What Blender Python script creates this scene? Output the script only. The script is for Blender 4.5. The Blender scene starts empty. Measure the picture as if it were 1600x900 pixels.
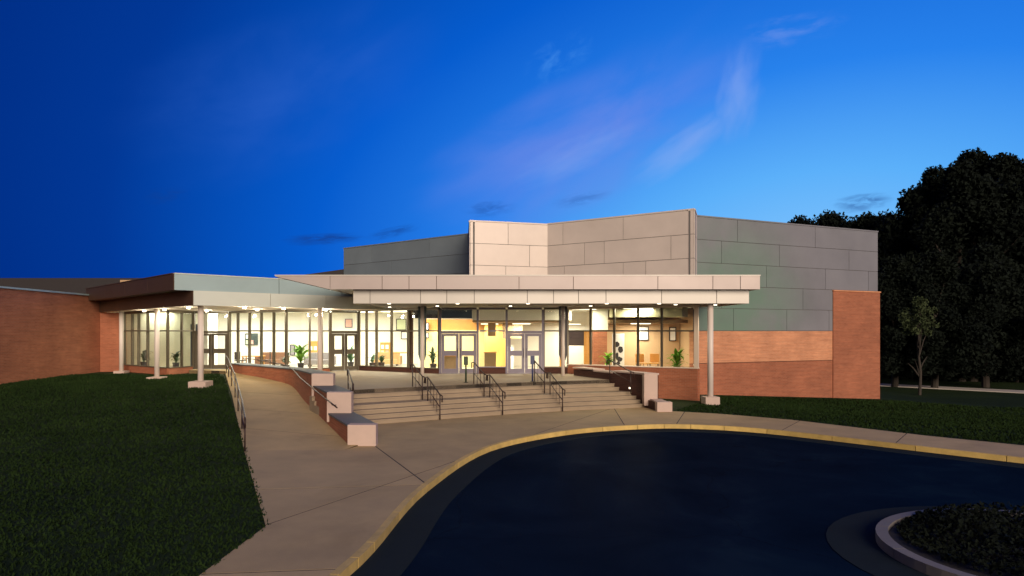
import bpy, bmesh, math, random
import numpy as np
from mathutils import Vector, Matrix
random.seed(7); np.random.seed(7)
S = bpy.context.scene
COL = S.collection

# ------------------------------------------------------------------ camera
CAMZ = 3.2
cam = bpy.data.cameras.new('camera'); co = bpy.data.objects.new('camera', cam); COL.objects.link(co)
co.location = (0, 0, CAMZ); co.rotation_euler = (math.radians(90), 0, 0)
cam.sensor_width = 36; cam.lens = 22.5; cam.shift_x = 35/1600; cam.shift_y = 67/1600
cam.clip_start = 0.1; cam.clip_end = 2000
S.camera = co
S.view_settings.view_transform = 'Standard'; S.view_settings.look = 'None'
S.view_settings.exposure = 0; S.view_settings.gamma = 1
S.cycles.transparent_max_bounces = 24
S.cycles.max_bounces = 6
S.cycles.caustics_reflective = False; S.cycles.caustics_refractive = False
S.cycles.sample_clamp_indirect = 3.0

def lin(r, g, b):
    f = lambda c: (c/255/12.92) if c/255 <= .04045 else ((c/255+.055)/1.055)**2.4
    return (f(r), f(g), f(b), 1)

# ------------------------------------------------------------------ world: clear dusk sky, glow low behind the hall on the right
W = bpy.data.worlds.new('World'); S.world = W; W.use_nodes = True
wt = W.node_tree; wt.nodes.clear()
class NT:
    def __init__(s, t): s.t = t
    def n(s, typ, **kw):
        x = s.t.nodes.new(typ)
        for k, v in kw.items(): setattr(x, k, v)
        return x
    def l(s, a, b): s.t.links.new(a, b)
    def m(s, op, a, b=None, c=None, clamp=False):
        x = s.n('ShaderNodeMath', operation=op, use_clamp=clamp)
        for i, v in enumerate((a, b, c)):
            if v is None: continue
            if isinstance(v, (int, float)): x.inputs[i].default_value = v
            else: s.l(v, x.inputs[i])
        return x.outputs[0]
    def mix(s, fac, a, b, blend='MIX'):
        x = s.n('ShaderNodeMix', data_type='RGBA', blend_type=blend)
        for i, v in ((0, fac), (6, a), (7, b)):
            if isinstance(v, (int, float, tuple)): x.inputs[i].default_value = v
            else: s.l(v, x.inputs[i])
        return x.outputs[2]
    def noise(s, vec, scale, detail=4, rough=.5, dist=0):
        x = s.n('ShaderNodeTexNoise'); x.inputs['Scale'].default_value = scale
        x.inputs['Detail'].default_value = detail; x.inputs['Roughness'].default_value = rough
        x.inputs['Distortion'].default_value = dist
        if vec is not None: s.l(vec, x.inputs['Vector'])
        return x.outputs[0]
    def ramp(s, fac, stops, interp='LINEAR'):
        x = s.n('ShaderNodeValToRGB'); x.color_ramp.interpolation = interp
        e = x.color_ramp.elements
        while len(e) < len(stops): e.new(.5)
        for i, (p, c) in enumerate(stops): e[i].position = p; e[i].color = c
        s.l(fac, x.inputs[0]); return x.outputs[0]
    def smooth(s, v, a, b):
        x = s.n('ShaderNodeMapRange', interpolation_type='SMOOTHSTEP')
        x.inputs[1].default_value = a; x.inputs[2].default_value = b
        s.l(v, x.inputs[0]); return x.outputs[0]
w = NT(wt)
tc = w.n('ShaderNodeTexCoord')
sq = w.n('ShaderNodeVectorMath', operation='MULTIPLY'); sq.inputs[1].default_value = (1, 1, 2.1); w.l(tc.outputs['Generated'], sq.inputs[0])
nm = w.n('ShaderNodeVectorMath', operation='NORMALIZE'); w.l(sq.outputs[0], nm.inputs[0])
G = Vector((.52, 1, .20)).normalized()
dt = w.n('ShaderNodeVectorMath', operation='DOT_PRODUCT'); dt.inputs[1].default_value = G; w.l(nm.outputs[0], dt.inputs[0])
ang = w.m('DIVIDE', w.m('ARCCOSINE', dt.outputs['Value']), math.radians(120))
sky = w.ramp(ang, [(0, lin(134, 199, 252)), (15/120, lin(92, 176, 250)), (28/120, lin(40, 130, 236)), (42/120, lin(6, 92, 206)),
                   (57/120, lin(2, 56, 150)), (70/120, lin(0, 40, 124)), (90/120, lin(0, 26, 84)), (1, lin(0, 18, 60))])
sep = w.n('ShaderNodeSeparateXYZ'); w.l(tc.outputs['Generated'], sep.inputs[0])
az = w.m('ARCTAN2', sep.outputs[0], sep.outputs[1]); el = w.m('ARCSINE', sep.outputs[2])
cx = w.n('ShaderNodeCombineXYZ'); w.l(az, cx.inputs[0]); w.l(el, cx.inputs[1])
def streak(a0, e0, a1, e1, wid, sc, lo, hi, seed):
    """long thin cloud wisp round the line (a0,e0)-(a1,e1) given in radians of azimuth and elevation"""
    L = math.hypot(a1-a0, e1-e0); th = math.atan2(e1-e0, a1-a0)
    mp = w.n('ShaderNodeMapping', vector_type='TEXTURE'); mp.inputs['Location'].default_value = ((a0+a1)/2, (e0+e1)/2, 0)
    mp.inputs['Rotation'].default_value = (0, 0, th); mp.inputs['Scale'].default_value = (L/2, wid, 1); w.l(cx.outputs[0], mp.inputs[0])
    wob = w.n('ShaderNodeTexNoise'); wob.inputs['Scale'].default_value = 1.3; wob.inputs['Detail'].default_value = 2; w.l(mp.outputs[0], wob.inputs['Vector'])
    ad = w.n('ShaderNodeVectorMath', operation='MULTIPLY_ADD'); ad.inputs[1].default_value = (.6, 1.3, 0); ad.inputs[2].default_value = (-.3, -.65, 0)
    w.l(wob.outputs['Color'], ad.inputs[0])
    av = w.n('ShaderNodeVectorMath', operation='ADD'); w.l(mp.outputs[0], av.inputs[0]); w.l(ad.outputs[0], av.inputs[1])
    ln = w.n('ShaderNodeVectorMath', operation='LENGTH'); w.l(av.outputs[0], ln.inputs[0])
    mask = w.smooth(ln.outputs['Value'], 1.15, .1)
    mp2 = w.n('ShaderNodeMapping'); mp2.inputs['Location'].default_value = (seed, seed, seed); mp2.inputs['Scale'].default_value = (1, .8, 1); w.l(mp.outputs[0], mp2.inputs[0])
    n = w.smooth(w.noise(mp2.outputs[0], sc, 6, .55, .4), lo, hi)
    return w.m('MULTIPLY', mask, n)
def aer(px, py):
    x, z = (px-765)/1000, (517-py)/1000
    return math.atan2(x, 1), math.atan2(z, math.hypot(x, 1))
def stk(p0, p1, wid, sc, lo, hi, seed): return streak(*aer(*p0), *aer(*p1), wid, sc, lo, hi, seed)
c1 = stk((660, 330), (1190, 80), .10, 1.5, .10, .7, 3)
c2 = stk((1138, 225), (1168, 60), .030, 1.2, .0, .62, 9)
c6 = stk((990, 285), (1160, 165), .024, 1.2, .0, .62, 12)
c7 = stk((800, 285), (1010, 190), .026, 1.2, .0, .62, 19)
c3 = stk((1150, 60), (1330, 30), .020, 2, .35, .75, 15)
c4 = stk((180, 220), (700, 40), .10, 1.4, .2, .85, 22)
c5 = stk((820, 120), (930, 60), .028, 2, .4, .75, 31)
col = w.mix(w.m('MULTIPLY', c1, .75), sky, lin(110, 138, 228))
col = w.mix(w.m('MAXIMUM', w.m('MULTIPLY', c7, .30), w.m('MAXIMUM', w.m('MULTIPLY', c2, .40), w.m('MULTIPLY', c6, .40))), col, lin(150, 178, 240))
col = w.mix(w.m('MULTIPLY', c3, .35), col, lin(130, 160, 235))
col = w.mix(w.m('MULTIPLY', c4, .3), col, lin(60, 110, 210))
col = w.mix(w.m('MULTIPLY', c5, .35), col, lin(90, 165, 245))
for p0, p1, wd, f, sd in (((440, 376), (575, 370), .009, .85, 41), ((570, 372), (660, 352), .008, .55, 47), ((720, 330), (810, 322), .012, .4, 52), ((1300, 322), (1400, 310), .012, .7, 58), ((860, 320), (960, 300), .010, .3, 63), ((220, 310), (300, 300), .012, .3, 66)):
    d = stk(p0, p1, wd, 1.8, .3, .6, sd)
    col = w.mix(w.m('MULTIPLY', d, f), col, lin(22, 62, 140))
bg = w.n('ShaderNodeBackground'); w.l(col, bg.inputs[0]); bg.inputs[1].default_value = 1.0
wo = w.n('ShaderNodeOutputWorld'); w.l(bg.outputs[0], wo.inputs[0])

# ------------------------------------------------------------------ one weak, broad warm sun low behind the camera's right
sl = bpy.data.lights.new('sun', 'SUN'); sl.energy = 3.4; sl.angle = math.radians(34); sl.color = (1, .81, .64)
so = bpy.data.objects.new('sun', sl); COL.objects.link(so)
sd = Vector((-.24, .95, -.29)).normalized()
so.rotation_euler = sd.to_track_quat('-Z', 'Y').to_euler(); so.location = (20, -30, 20)

# ------------------------------------------------------------------ materials
MATS = {}
def mat(name, base, rough=.6, metal=0., var=.12, vscale=1.2, bump=0., bscale=30, emit=None, estr=0, spec=.5, dirt=0.):
    if name in MATS: return MATS[name]
    m = bpy.data.materials.new(name); m.use_nodes = True; t = m.node_tree; t.nodes.clear(); k = NT(t)
    out = k.n('ShaderNodeOutputMaterial'); b = k.n('ShaderNodeBsdfPrincipled'); k.l(b.outputs[0], out.inputs[0])
    if len(base) == 3: base = (*base, 1)
    uv = k.n('ShaderNodeTexCoord')
    oi = k.n('ShaderNodeObjectInfo')
    n1 = k.noise(uv.outputs['Object'], vscale, 5, .6)
    f = k.m('ADD', k.m('MULTIPLY', k.m('SUBTRACT', n1, .5), var*2.4), k.m('MULTIPLY', k.m('SUBTRACT', oi.outputs['Random'], .5), var*.7))
    f = k.m('ADD', f, 1.0)
    cb = k.n('ShaderNodeVectorMath', operation='SCALE'); cb.inputs[0].default_value = base[:3]; k.l(f, cb.inputs['Scale'])
    c = cb.outputs[0]
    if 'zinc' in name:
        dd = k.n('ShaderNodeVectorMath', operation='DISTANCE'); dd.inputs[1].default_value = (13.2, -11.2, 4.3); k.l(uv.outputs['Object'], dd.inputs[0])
        n3 = k.m('MULTIPLY', k.smooth(dd.outputs['Value'], 6.5, 1.0), k.smooth(k.noise(uv.outputs['Object'], .35, 4, .6), .2, .6)); c = k.mix(k.m('MULTIPLY', n3, .7), c, (.15, .29, .20, 1))  # greenish lamp spill near the canopy, painted into the cladding colour
    if dirt:
        n2 = k.smooth(k.noise(uv.outputs['Object'], vscale*.35, 6, .65, .8), .45, .75)
        c = k.mix(k.m('MULTIPLY', n2, dirt), c, (base[0]*.5, base[1]*.48, base[2]*.42, 1))
    k.l(c, b.inputs['Base Color'])
    b.inputs['Metallic'].default_value = metal; b.inputs['Specular IOR Level'].default_value = spec
    rr = k.m('ADD', k.m('MULTIPLY', k.m('SUBTRACT', n1, .5), .25), rough, clamp=True); k.l(rr, b.inputs['Roughness'])
    if bump:
        bn = k.noise(uv.outputs['Object'], bscale, 3, .6)
        bp = k.n('ShaderNodeBump'); bp.inputs['Strength'].default_value = bump; bp.inputs['Distance'].default_value = .02
        k.l(bn, bp.inputs['Height']); k.l(bp.outputs[0], b.inputs['Normal'])
    if emit: b.inputs['Emission Color'].default_value = (*emit[:3], 1); b.inputs['Emission Strength'].default_value = estr
    MATS[name] = m; return m
def brickmat(name, c1, c2, mortar, bw=.22, bh=.075):
    m = bpy.data.materials.new(name); m.use_nodes = True; t = m.node_tree; t.nodes.clear(); k = NT(t)
    out = k.n('ShaderNodeOutputMaterial'); b = k.n('ShaderNodeBsdfPrincipled'); k.l(b.outputs[0], out.inputs[0])
    uv = k.n('ShaderNodeTexCoord')
    br = k.n('ShaderNodeTexBrick'); k.l(uv.outputs['UV'], br.inputs['Vector'])
    br.inputs['Color1'].default_value = (*c1, 1); br.inputs['Color2'].default_value = (*c2, 1); br.inputs['Mortar'].default_value = (*mortar, 1)
    br.inputs['Scale'].default_value = 1; br.inputs['Brick Width'].default_value = bw; br.inputs['Row Height'].default_value = bh
    br.inputs['Mortar Size'].default_value = .006; br.inputs['Bias'].default_value = -.1
    n = k.noise(uv.outputs['Object'], .55, 6, .65)
    c = k.mix(1., br.outputs['Color'], k.ramp(n, [(.3, (.8, .78, .78, 1)), (.7, (1.14, 1.12, 1.1, 1))]), 'MULTIPLY')
    mp = k.n('ShaderNodeMapping'); mp.inputs['Scale'].default_value = (.7, 9, 1); k.l(uv.outputs['UV'], mp.inputs[0])
    n2 = k.noise(mp.outputs[0], 1.0, 3, .5)
    c = k.mix(1., c, k.ramp(n2, [(.3, (.85, .84, .84, 1)), (.7, (1.1, 1.1, 1.1, 1))]), 'MULTIPLY')
    k.l(c, b.inputs['Base Color']); b.inputs['Roughness'].default_value = .85
    bp = k.n('ShaderNodeBump'); bp.inputs['Strength'].default_value = .5; bp.inputs['Distance'].default_value = .008; bp.invert = True
    k.l(br.outputs['Fac'], bp.inputs['Height']); k.l(bp.outputs[0], b.inputs['Normal'])
    MATS[name] = m; return m
def glassmat():
    m = bpy.data.materials.new('clear_glass'); m.use_nodes = True; t = m.node_tree; t.nodes.clear(); k = NT(t)
    out = k.n('ShaderNodeOutputMaterial'); tr = k.n('ShaderNodeBsdfTransparent'); tr.inputs[0].default_value = (.95, .96, .94, 1)
    gl = k.n('ShaderNodeBsdfGlossy'); gl.inputs['Roughness'].default_value = .02
    lw = k.n('ShaderNodeLayerWeight'); lw.inputs[0].default_value = .5
    mx = k.n('ShaderNodeMixShader'); k.l(k.m('ADD', k.m('MULTIPLY', k.m('POWER', lw.outputs['Facing'], 5), .6), .045), mx.inputs[0]); k.l(tr.outputs[0], mx.inputs[1]); k.l(gl.outputs[0], mx.inputs[2]); k.l(mx.outputs[0], out.inputs[0])
    return m
GLASS = glassmat()
M_CHAMP = mat('champagne_metal', (.46, .40, .38), .42, .15, .09, .7, spec=.4, dirt=.12)
M_CHAMP2 = mat('pale_champagne_metal', (.60, .58, .53), .38, .1, .08, .7, spec=.4, dirt=.08)
M_PINK = mat('rose_grey_metal', (.72, .64, .58), .48, .15, .11, .6, spec=.3, dirt=.12)
M_ZINC = mat('green_zinc_metal', (.245, .25, .275), .45, .15, .13, .5, spec=.4, dirt=.2)  # the green near the canopy is lamp spill painted into the colour
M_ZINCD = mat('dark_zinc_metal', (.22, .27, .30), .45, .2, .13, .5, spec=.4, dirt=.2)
M_SILV = mat('silver_grey_metal', (.42, .56, .57), .38, .2, .07, .5, spec=.4, dirt=.15)
M_SILV2 = mat('pale_silver_metal', (.70, .76, .68), .38, .12, .06, .5, spec=.4, dirt=.1)
M_BRONZE = mat('brown_metal', (.085, .048, .03), .5, .3, .1, .5)
M_SEAM = mat('joint_grey_rubber', (.13, .12, .115), .8)  # plain grey backing that shows in the joints between cladding panels
M_BR1 = brickmat('red_brick', (.40, .135, .066), (.33, .105, .05), (.35, .20, .13))
M_BR2 = brickmat('orange_brick', (.66, .30, .155), (.59, .25, .125), (.58, .36, .24))
M_BR3 = brickmat('dark_brick', (.085, .027, .018), (.06, .02, .014), (.09, .05, .035))
M_CONC = mat('walk_concrete', (.50, .37, .185), .8, 0, .24, .9, .35, 60, dirt=.42)
M_CONC2 = mat('plaza_concrete', (.34, .27, .19), .75, 0, .12, .9, .3, 60, dirt=.2)
M_STEP = mat('step_concrete', (.33, .26, .18), .75, 0, .2, 1.1, .3, 60, dirt=.3)
M_GUT = mat('gutter_concrete', (.018, .027, .034), .95, 0, .2, 1.1, .3, 50, spec=.04, dirt=.3)
M_KERBY = mat('yellow_kerb_paint', (.62, .44, .14), .65, 0, .3, 3.5, .4, 40, dirt=.4)
M_KERBG = mat('grey_kerb_concrete', (.20, .185, .17), .75, 0, .15, 2.0, .3, 40, dirt=.3)
M_STONE = mat('cast_stone', (.56, .43, .37), .75, 0, .09, 2.5, .3, 50, dirt=.15)
M_SLATE = mat('slate_coping', (.10, .115, .125), .6, 0, .15, 2, .2, 40)
M_WHITE = mat('white_paint', (.72, .64, .58), .45, 0, .04)
M_CREAM = mat('cream_frame', (.72, .60, .48), .45, 0, .04)
M_MULL = mat('bronze_aluminium', (.14, .12, .085), .4, .5, .08)
M_ALU = mat('grey_aluminium', (.15, .135, .17), .4, .5, .08)
M_DARK = mat('dark_steel', (.03, .027, .03), .45, .4, .1)
M_RAIL = mat('dark_brown_handrail', (.05, .028, .024), .4, .4, .1)
M_TEAL = mat('teal_steel', (.05, .075, .075), .4, .4, .1)
M_SOFF = mat('soffit_paint', (.78, .68, .54), .7, 0, .05)
M_ROOF = mat('dark_roof_membrane', (.028, .024, .026), .8, 0, .2, 1)
M_PLAST = mat('cream_plaster', (.84, .82, .74), .8, 0, .03)
M_WALLW = mat('white_plaster', (.84, .83, .74), .8, 0, .03)
M_YEL = mat('yellow_plaster', (.80, .55, .16), .8, 0, .04)
M_ORANGE = mat('honey_wood', (.62, .30, .07), .5, 0, .15, 3)
M_TAN = mat('tan_plaster', (.50, .34, .19), .8, 0, .08, 1.5)
M_BROWN = mat('brown_bulkhead', (.26, .17, .085), .7, 0, .1)
M_NAVY = mat('blue_grey_bulkhead', (.05, .075, .12), .6, 0, .1)
M_FLOORI = mat('lobby_tile', (.50, .46, .38), .3, 0, .08, 1.5)
M_LAMP = mat('lit_lamp_glass', (.9, .85, .7), .5, emit=(1, .88, .66), estr=4)
M_CLAMP = mat('ceiling_light_panel', (.9, .9, .8), .5, emit=(1, .95, .75), estr=3)

def asphalt():
    m = bpy.data.materials.new('asphalt'); m.use_nodes = True; t = m.node_tree; t.nodes.clear(); k = NT(t)
    out = k.n('ShaderNodeOutputMaterial'); b = k.n('ShaderNodeBsdfPrincipled'); k.l(b.outputs[0], out.inputs[0])
    tcx = k.n('ShaderNodeTexCoord')
    n1 = k.noise(tcx.outputs['Object'], .35, 6, .62, .8); n2 = k.noise(tcx.outputs['Object'], 70, 3, .7); n4 = k.noise(tcx.outputs['Object'], 2.5, 5, .7)
    c = k.ramp(n1, [(.3, (.0018, .007, .019, 1)), (.55, (.003, .011, .028, 1)), (.68, (.006, .018, .036, 1)), (.8, (.012, .028, .044, 1))])
    c = k.mix(k.m('MULTIPLY', k.smooth(n2, .58, .8), .3), c, (.014, .026, .044, 1))
    c = k.mix(k.m('MULTIPLY', k.smooth(n4, .62, .8), .35), c, (.008, .020, .036, 1))
    vo = k.n('ShaderNodeTexVoronoi', feature='DISTANCE_TO_EDGE'); vo.inputs['Scale'].default_value = .16
    wp = k.n('ShaderNodeTexNoise'); wp.inputs['Scale'].default_value = .9; wp.inputs['Detail'].default_value = 5; k.l(tcx.outputs['Object'], wp.inputs['Vector'])
    ad = k.n('ShaderNodeVectorMath', operation='ADD'); k.l(tcx.outputs['Object'], ad.inputs[0]); k.l(wp.outputs['Color'], ad.inputs[1]); k.l(ad.outputs[0], vo.inputs['Vector'])
    ck = k.m('MULTIPLY', k.smooth(vo.outputs['Distance'], .004, .0005), .35)
    c = k.mix(ck, c, (.0015, .002, .003, 1))
    df = k.n('ShaderNodeBsdfDiffuse'); k.l(c, df.inputs[0]); gl = k.n('ShaderNodeBsdfGlossy'); gl.inputs['Roughness'].default_value = .42
    bp = k.n('ShaderNodeBump'); bp.inputs['Strength'].default_value = .35; bp.inputs['Distance'].default_value = .01
    k.l(n2, bp.inputs['Height']); k.l(bp.outputs[0], df.inputs['Normal'])
    mx = k.n('ShaderNodeMixShader'); k.l(k.m('ADD', k.m('MULTIPLY', n1, .014), .003), mx.inputs[0]); k.l(df.outputs[0], mx.inputs[1]); k.l(gl.outputs[0], mx.inputs[2]); k.l(mx.outputs[0], out.inputs[0])
    return m
M_ASPH = asphalt()
def grassmat(name, c0, c1, c2):
    m = bpy.data.materials.new(name); m.use_nodes = True; t = m.node_tree; t.nodes.clear(); k = NT(t)
    out = k.n('ShaderNodeOutputMaterial'); b = k.n('ShaderNodeBsdfPrincipled'); k.l(b.outputs[0], out.inputs[0])
    tcx = k.n('ShaderNodeTexCoord')
    n1 = k.noise(tcx.outputs['Object'], .45, 6, .65, .6); n2 = k.noise(tcx.outputs['Object'], 35, 3, .7)
    f = k.m('ADD', k.m('MULTIPLY', n1, .75), k.m('MULTIPLY', n2, .25))
    c = k.ramp(f, [(.33, (*c0, 1)), (.52, (*c1, 1)), (.7, (*c2, 1))])
    k.l(c, b.inputs['Base Color']); b.inputs['Roughness'].default_value = .9; b.inputs['Specular IOR Level'].default_value = .15
    bp = k.n('ShaderNodeBump'); bp.inputs['Strength'].default_value = .8; bp.inputs['Distance'].default_value = .04
    k.l(n2, bp.inputs['Height']); k.l(bp.outputs[0], b.inputs['Normal'])
    return m
M_GRASS = grassmat('lawn_grass', (.010, .022, .005), (.015, .032, .007), (.024, .044, .010))
M_BLADE = grassmat('grass_blade', (.010, .024, .005), (.016, .036, .007), (.026, .050, .011))
M_LEAF = grassmat('dark_leaf', (.003, .006, .005), (.006, .010, .007), (.013, .019, .011))
M_LEAFP = grassmat('lamplit_leaf', (.03, .045, .02), (.06, .08, .035), (.12, .14, .07))  # lamp light on the foliage painted in as a paler leaf colour
M_LEAFI = grassmat('bright_leaf', (.10, .24, .02), (.16, .36, .03), (.24, .46, .05))
M_BARK = mat('bark', (.04, .032, .025), .9, 0, .3, 4, .6, 20)

# ------------------------------------------------------------------ builders
WL = {}
def wl(o):
    v = Vector((0, 0, 0))
    while o is not None: v += o.location; o = o.parent
    return v
def tag(o, label=None, cat=None, group=None, kind=None):
    if label: o['label'] = label
    if cat: o['category'] = cat
    if group: o['group'] = group
    if kind: o['kind'] = kind
    return o
def thing(name, label, cat, loc=(0, 0, 0), group=None):
    o = bpy.data.objects.new(name, None); COL.objects.link(o); o.location = loc; o.empty_display_size = .2
    return tag(o, label, cat, group)
class MB:
    def __init__(s): s.v = []; s.f = []
    def add(s, vs, fs):
        n = len(s.v); s.v += [tuple(p) for p in vs]; s.f += [tuple(i+n for i in f) for f in fs]; return s
    def box(s, x0, x1, y0, y1, z0, z1):
        return s.add([(x0,y0,z0),(x1,y0,z0),(x1,y1,z0),(x0,y1,z0),(x0,y0,z1),(x1,y0,z1),(x1,y1,z1),(x0,y1,z1)],
                     [(0,3,2,1),(4,5,6,7),(0,1,5,4),(1,2,6,5),(2,3,7,6),(3,0,4,7)])
    def seg(s, a, b, s0, s1, z0, z1, n0, n1):
        """box along the plan line a->b from s0 to s1 metres, offset n0..n1 towards the front of the line"""
        a = Vector(a); d = (Vector(b)-a).normalized(); n = front(a, b)
        P = [a+d*s0+n*n0, a+d*s1+n*n0, a+d*s1+n*n1, a+d*s0+n*n1]
        return s.prism([(p.x, p.y) for p in P], z0, z1)
    def prism(s, pts, z0, z1):
        ar = sum(pts[i][0]*pts[(i+1) % len(pts)][1]-pts[(i+1) % len(pts)][0]*pts[i][1] for i in range(len(pts)))
        if ar < 0: pts = pts[::-1]
        k = len(pts); zt = z1 if callable(z1) else (lambda x, y: z1); zb = z0 if callable(z0) else (lambda x, y: z0)
        vs = [(x, y, zb(x, y)) for x, y in pts]+[(x, y, zt(x, y)) for x, y in pts]
        fs = [tuple(range(k))[::-1], tuple(range(k, 2*k))]+[(i, (i+1) % k, (i+1) % k+k, i+k) for i in range(k)]
        return s.add(vs, fs)
    def tube(s, pts, r, n=10, caps=True):
        pts = [Vector(p) for p in pts]; rs = r if isinstance(r, (list, tuple)) else [r]*len(pts)
        base = len(s.v); up = None
        for i, p in enumerate(pts):
            d = (pts[min(i+1, len(pts)-1)]-pts[max(i-1, 0)]).normalized()
            if up is None: up = Vector((0, 0, 1)) if abs(d.z) < .9 else Vector((1, 0, 0))
            u = d.cross(up).normalized(); up = u.cross(d).normalized()
            for k in range(n):
                a = 2*math.pi*k/n; s.v.append(tuple(p+(u*math.cos(a)+up*math.sin(a))*rs[i]))
        for i in range(len(pts)-1):
            for k in range(n):
                a, b = base+i*n+k, base+i*n+(k+1) % n; s.f.append((a, b, b+n, a+n))
        if caps: s.f.append(tuple(base+k for k in range(n))[::-1]); s.f.append(tuple(base+(len(pts)-1)*n+k for k in range(n)))
        return s
    def build(s, name, m, parent=None, smooth=False, bevel=0, loc=None):
        o0 = wl(parent) if parent else Vector((0, 0, 0))
        if loc is not None: o0 = Vector(loc)
        me = bpy.data.meshes.new(name)
        me.from_pydata([tuple(Vector(p)-o0) for p in s.v], [], s.f)
        bm = bmesh.new(); bm.from_mesh(me)
        bmesh.ops.recalc_face_normals(bm, faces=bm.faces)
        if bevel:
            bmesh.ops.bevel(bm, geom=bm.edges[:], offset=bevel, segments=2, affect='EDGES', profile=.6)
        uvl = bm.loops.layers.uv.new('UVMap')
        for f in bm.faces:
            n = f.normal
            for l in f.loops:
                p = l.vert.co+o0
                if abs(n.z) > .7: l[uvl].uv = (p.x, p.y)
                else:
                    t = Vector((-n.y, n.x)).normalized(); l[uvl].uv = (p.x*t.x+p.y*t.y, p.z)
            if smooth: f.smooth = True
        bm.to_mesh(me); bm.free()
        me.materials.append(m)
        o = bpy.data.objects.new(name, me); COL.objects.link(o)
        if parent: o.parent = parent
        if loc is not None: o.location = loc
        return o
def front(a, b):
    a = Vector(a[:2]); b = Vector(b[:2]); d = (b-a).normalized(); n = Vector((-d.y, d.x))
    if n.dot(-(a+b)/2) < 0: n = -n
    return n
def copy_thing(root, loc, rotz=0, scale=None, label=None):
    r = root.copy(); COL.objects.link(r); r.location = loc; r.rotation_euler = (0, 0, rotz)
    if scale: r.scale = scale
    if label: r['label'] = label
    for ch in list(root.children):
        c = ch.copy(); COL.objects.link(c); c.parent = r
        for g in ch.children:
            d = g.copy(); COL.objects.link(d); d.parent = c
    return r
def catmull(P, n=6):
    P = [Vector(p) for p in P]; Q = [P[0]*2-P[1]]+P+[P[-1]*2-P[-2]]; out = []
    for i in range(1, len(Q)-2):
        for k in range(n):
            t = k/n; a, b, c, d = Q[i-1:i+3]
            out.append(.5*((2*b)+(c-a)*t+(2*a-5*b+4*c-d)*t*t+(-a+3*b-3*c+d)*t**3))
    out.append(P[-1]); return out
def offset(P, d):
    out = []
    for i, p in enumerate(P):
        t = (P[min(i+1, len(P)-1)]-P[max(i-1, 0)]).normalized(); out.append(p+Vector((-t.y, t.x))*d)
    return out
def ribbon(mb, A, B, z0, z1):
    """solid between the plan lines A and B; z0, z1 numbers or functions of (x, y)"""
    f0 = z0 if callable(z0) else (lambda x, y: z0); f1 = z1 if callable(z1) else (lambda x, y: z1)
    n = len(A); vs = []
    for P, f in ((A, f0), (B, f0), (B, f1), (A, f1)): vs += [(p.x, p.y, f(p.x, p.y)) for p in P]
    fs = []
    for r in range(4):
        q = (r+1) % 4
        for i in range(n-1): fs.append((r*n+i, r*n+i+1, q*n+i+1, q*n+i))
    fs += [(0, n, 2*n, 3*n), (n-1, 4*n-1, 3*n-1, 2*n-1)]
    return mb.add(vs, fs)
def sheet(name, pts, zf, step, thick, m, parent=None, cuts=(), piece_name=None):
    """ground sheet from a plan polygon, gridded, set on zf(x,y), with a skirt; cuts = [(point, normal, gap)] makes pieces"""
    def clip(bm, p, n, keep_pos):
        g = bm.verts[:]+bm.edges[:]+bm.faces[:]
        bmesh.ops.bisect_plane(bm, geom=g, plane_co=(*p, 0), plane_no=(*n, 0), clear_outer=not keep_pos, clear_inner=keep_pos)
    b0 = bmesh.new(); b0.faces.new([b0.verts.new((x, y, 0)) for x, y in pts]); pcs = [b0]
    for p, n, gap in cuts:
        n = Vector(n).normalized(); p = Vector(p); nxt = []
        for b in pcs:
            for sgn in (1, -1):
                c = b.copy(); clip(c, tuple(p+n*gap/2*sgn), tuple(n), sgn > 0)
                if len(c.faces): nxt.append(c)
            b.free()
        pcs = nxt
    objs = []
    for b in pcs:
        if step:
            xs = [v.co.x for v in b.verts]; ys = [v.co.y for v in b.verts]
            x = math.floor(min(xs)/step)*step+step*.5
            while x < max(xs):
                bmesh.ops.bisect_plane(b, geom=b.verts[:]+b.edges[:]+b.faces[:], plane_co=(x, 0, 0), plane_no=(1, 0, 0)); x += step
            y = math.floor(min(ys)/step)*step+step*.5
            while y < max(ys):
                bmesh.ops.bisect_plane(b, geom=b.verts[:]+b.edges[:]+b.faces[:], plane_co=(0, y, 0), plane_no=(0, 1, 0)); y += step
        bmesh.ops.triangulate(b, faces=[f for f in b.faces if len(f.verts) > 4])
        for f in b.faces:
            if f.normal.z < 0: f.normal_flip()
        r = bmesh.ops.extrude_face_region(b, geom=b.faces[:])
        top = {v for v in r['geom'] if isinstance(v, bmesh.types.BMVert)}
        for v in b.verts:
            z = zf(v.co.x, v.co.y); v.co.z = z if v in top else z-thick
        bmesh.ops.recalc_face_normals(b, faces=b.faces)
        uvl = b.loops.layers.uv.new('UVMap')
        for f in b.faces:
            for l in f.loops: l[uvl].uv = (l.vert.co.x, l.vert.co.y)
        nmn = piece_name if (piece_name and parent is not None) else name
        me = bpy.data.meshes.new(nmn); b.to_mesh(me); b.free(); me.materials.append(m)
        o = bpy.data.objects.new(nmn, me); COL.objects.link(o)
        if parent: o.parent = parent
        objs.append(o)
    return objs
def lamp(typ, name, loc, energy, color, parent, size=.2, rot=(0, 0, 0), spot=None, sy=None):
    l = bpy.data.lights.new(name, typ); l.energy = energy; l.color = color
    if typ == 'AREA':
        l.size = size
        if sy: l.shape = 'RECTANGLE'; l.size_y = sy
    else: l.shadow_soft_size = size
    if spot: l.spot_size = math.radians(spot); l.spot_blend = .7
    o = bpy.data.objects.new(name, l); COL.objects.link(o); o.parent = parent
    o.location = Vector(loc)-wl(parent); o.rotation_euler = rot; return o
V2 = lambda *a: Vector(a)
def X(px, D): return (px-765)/1000*D
def Z(py, D): return CAMZ+(517-py)/1000*D
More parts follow.
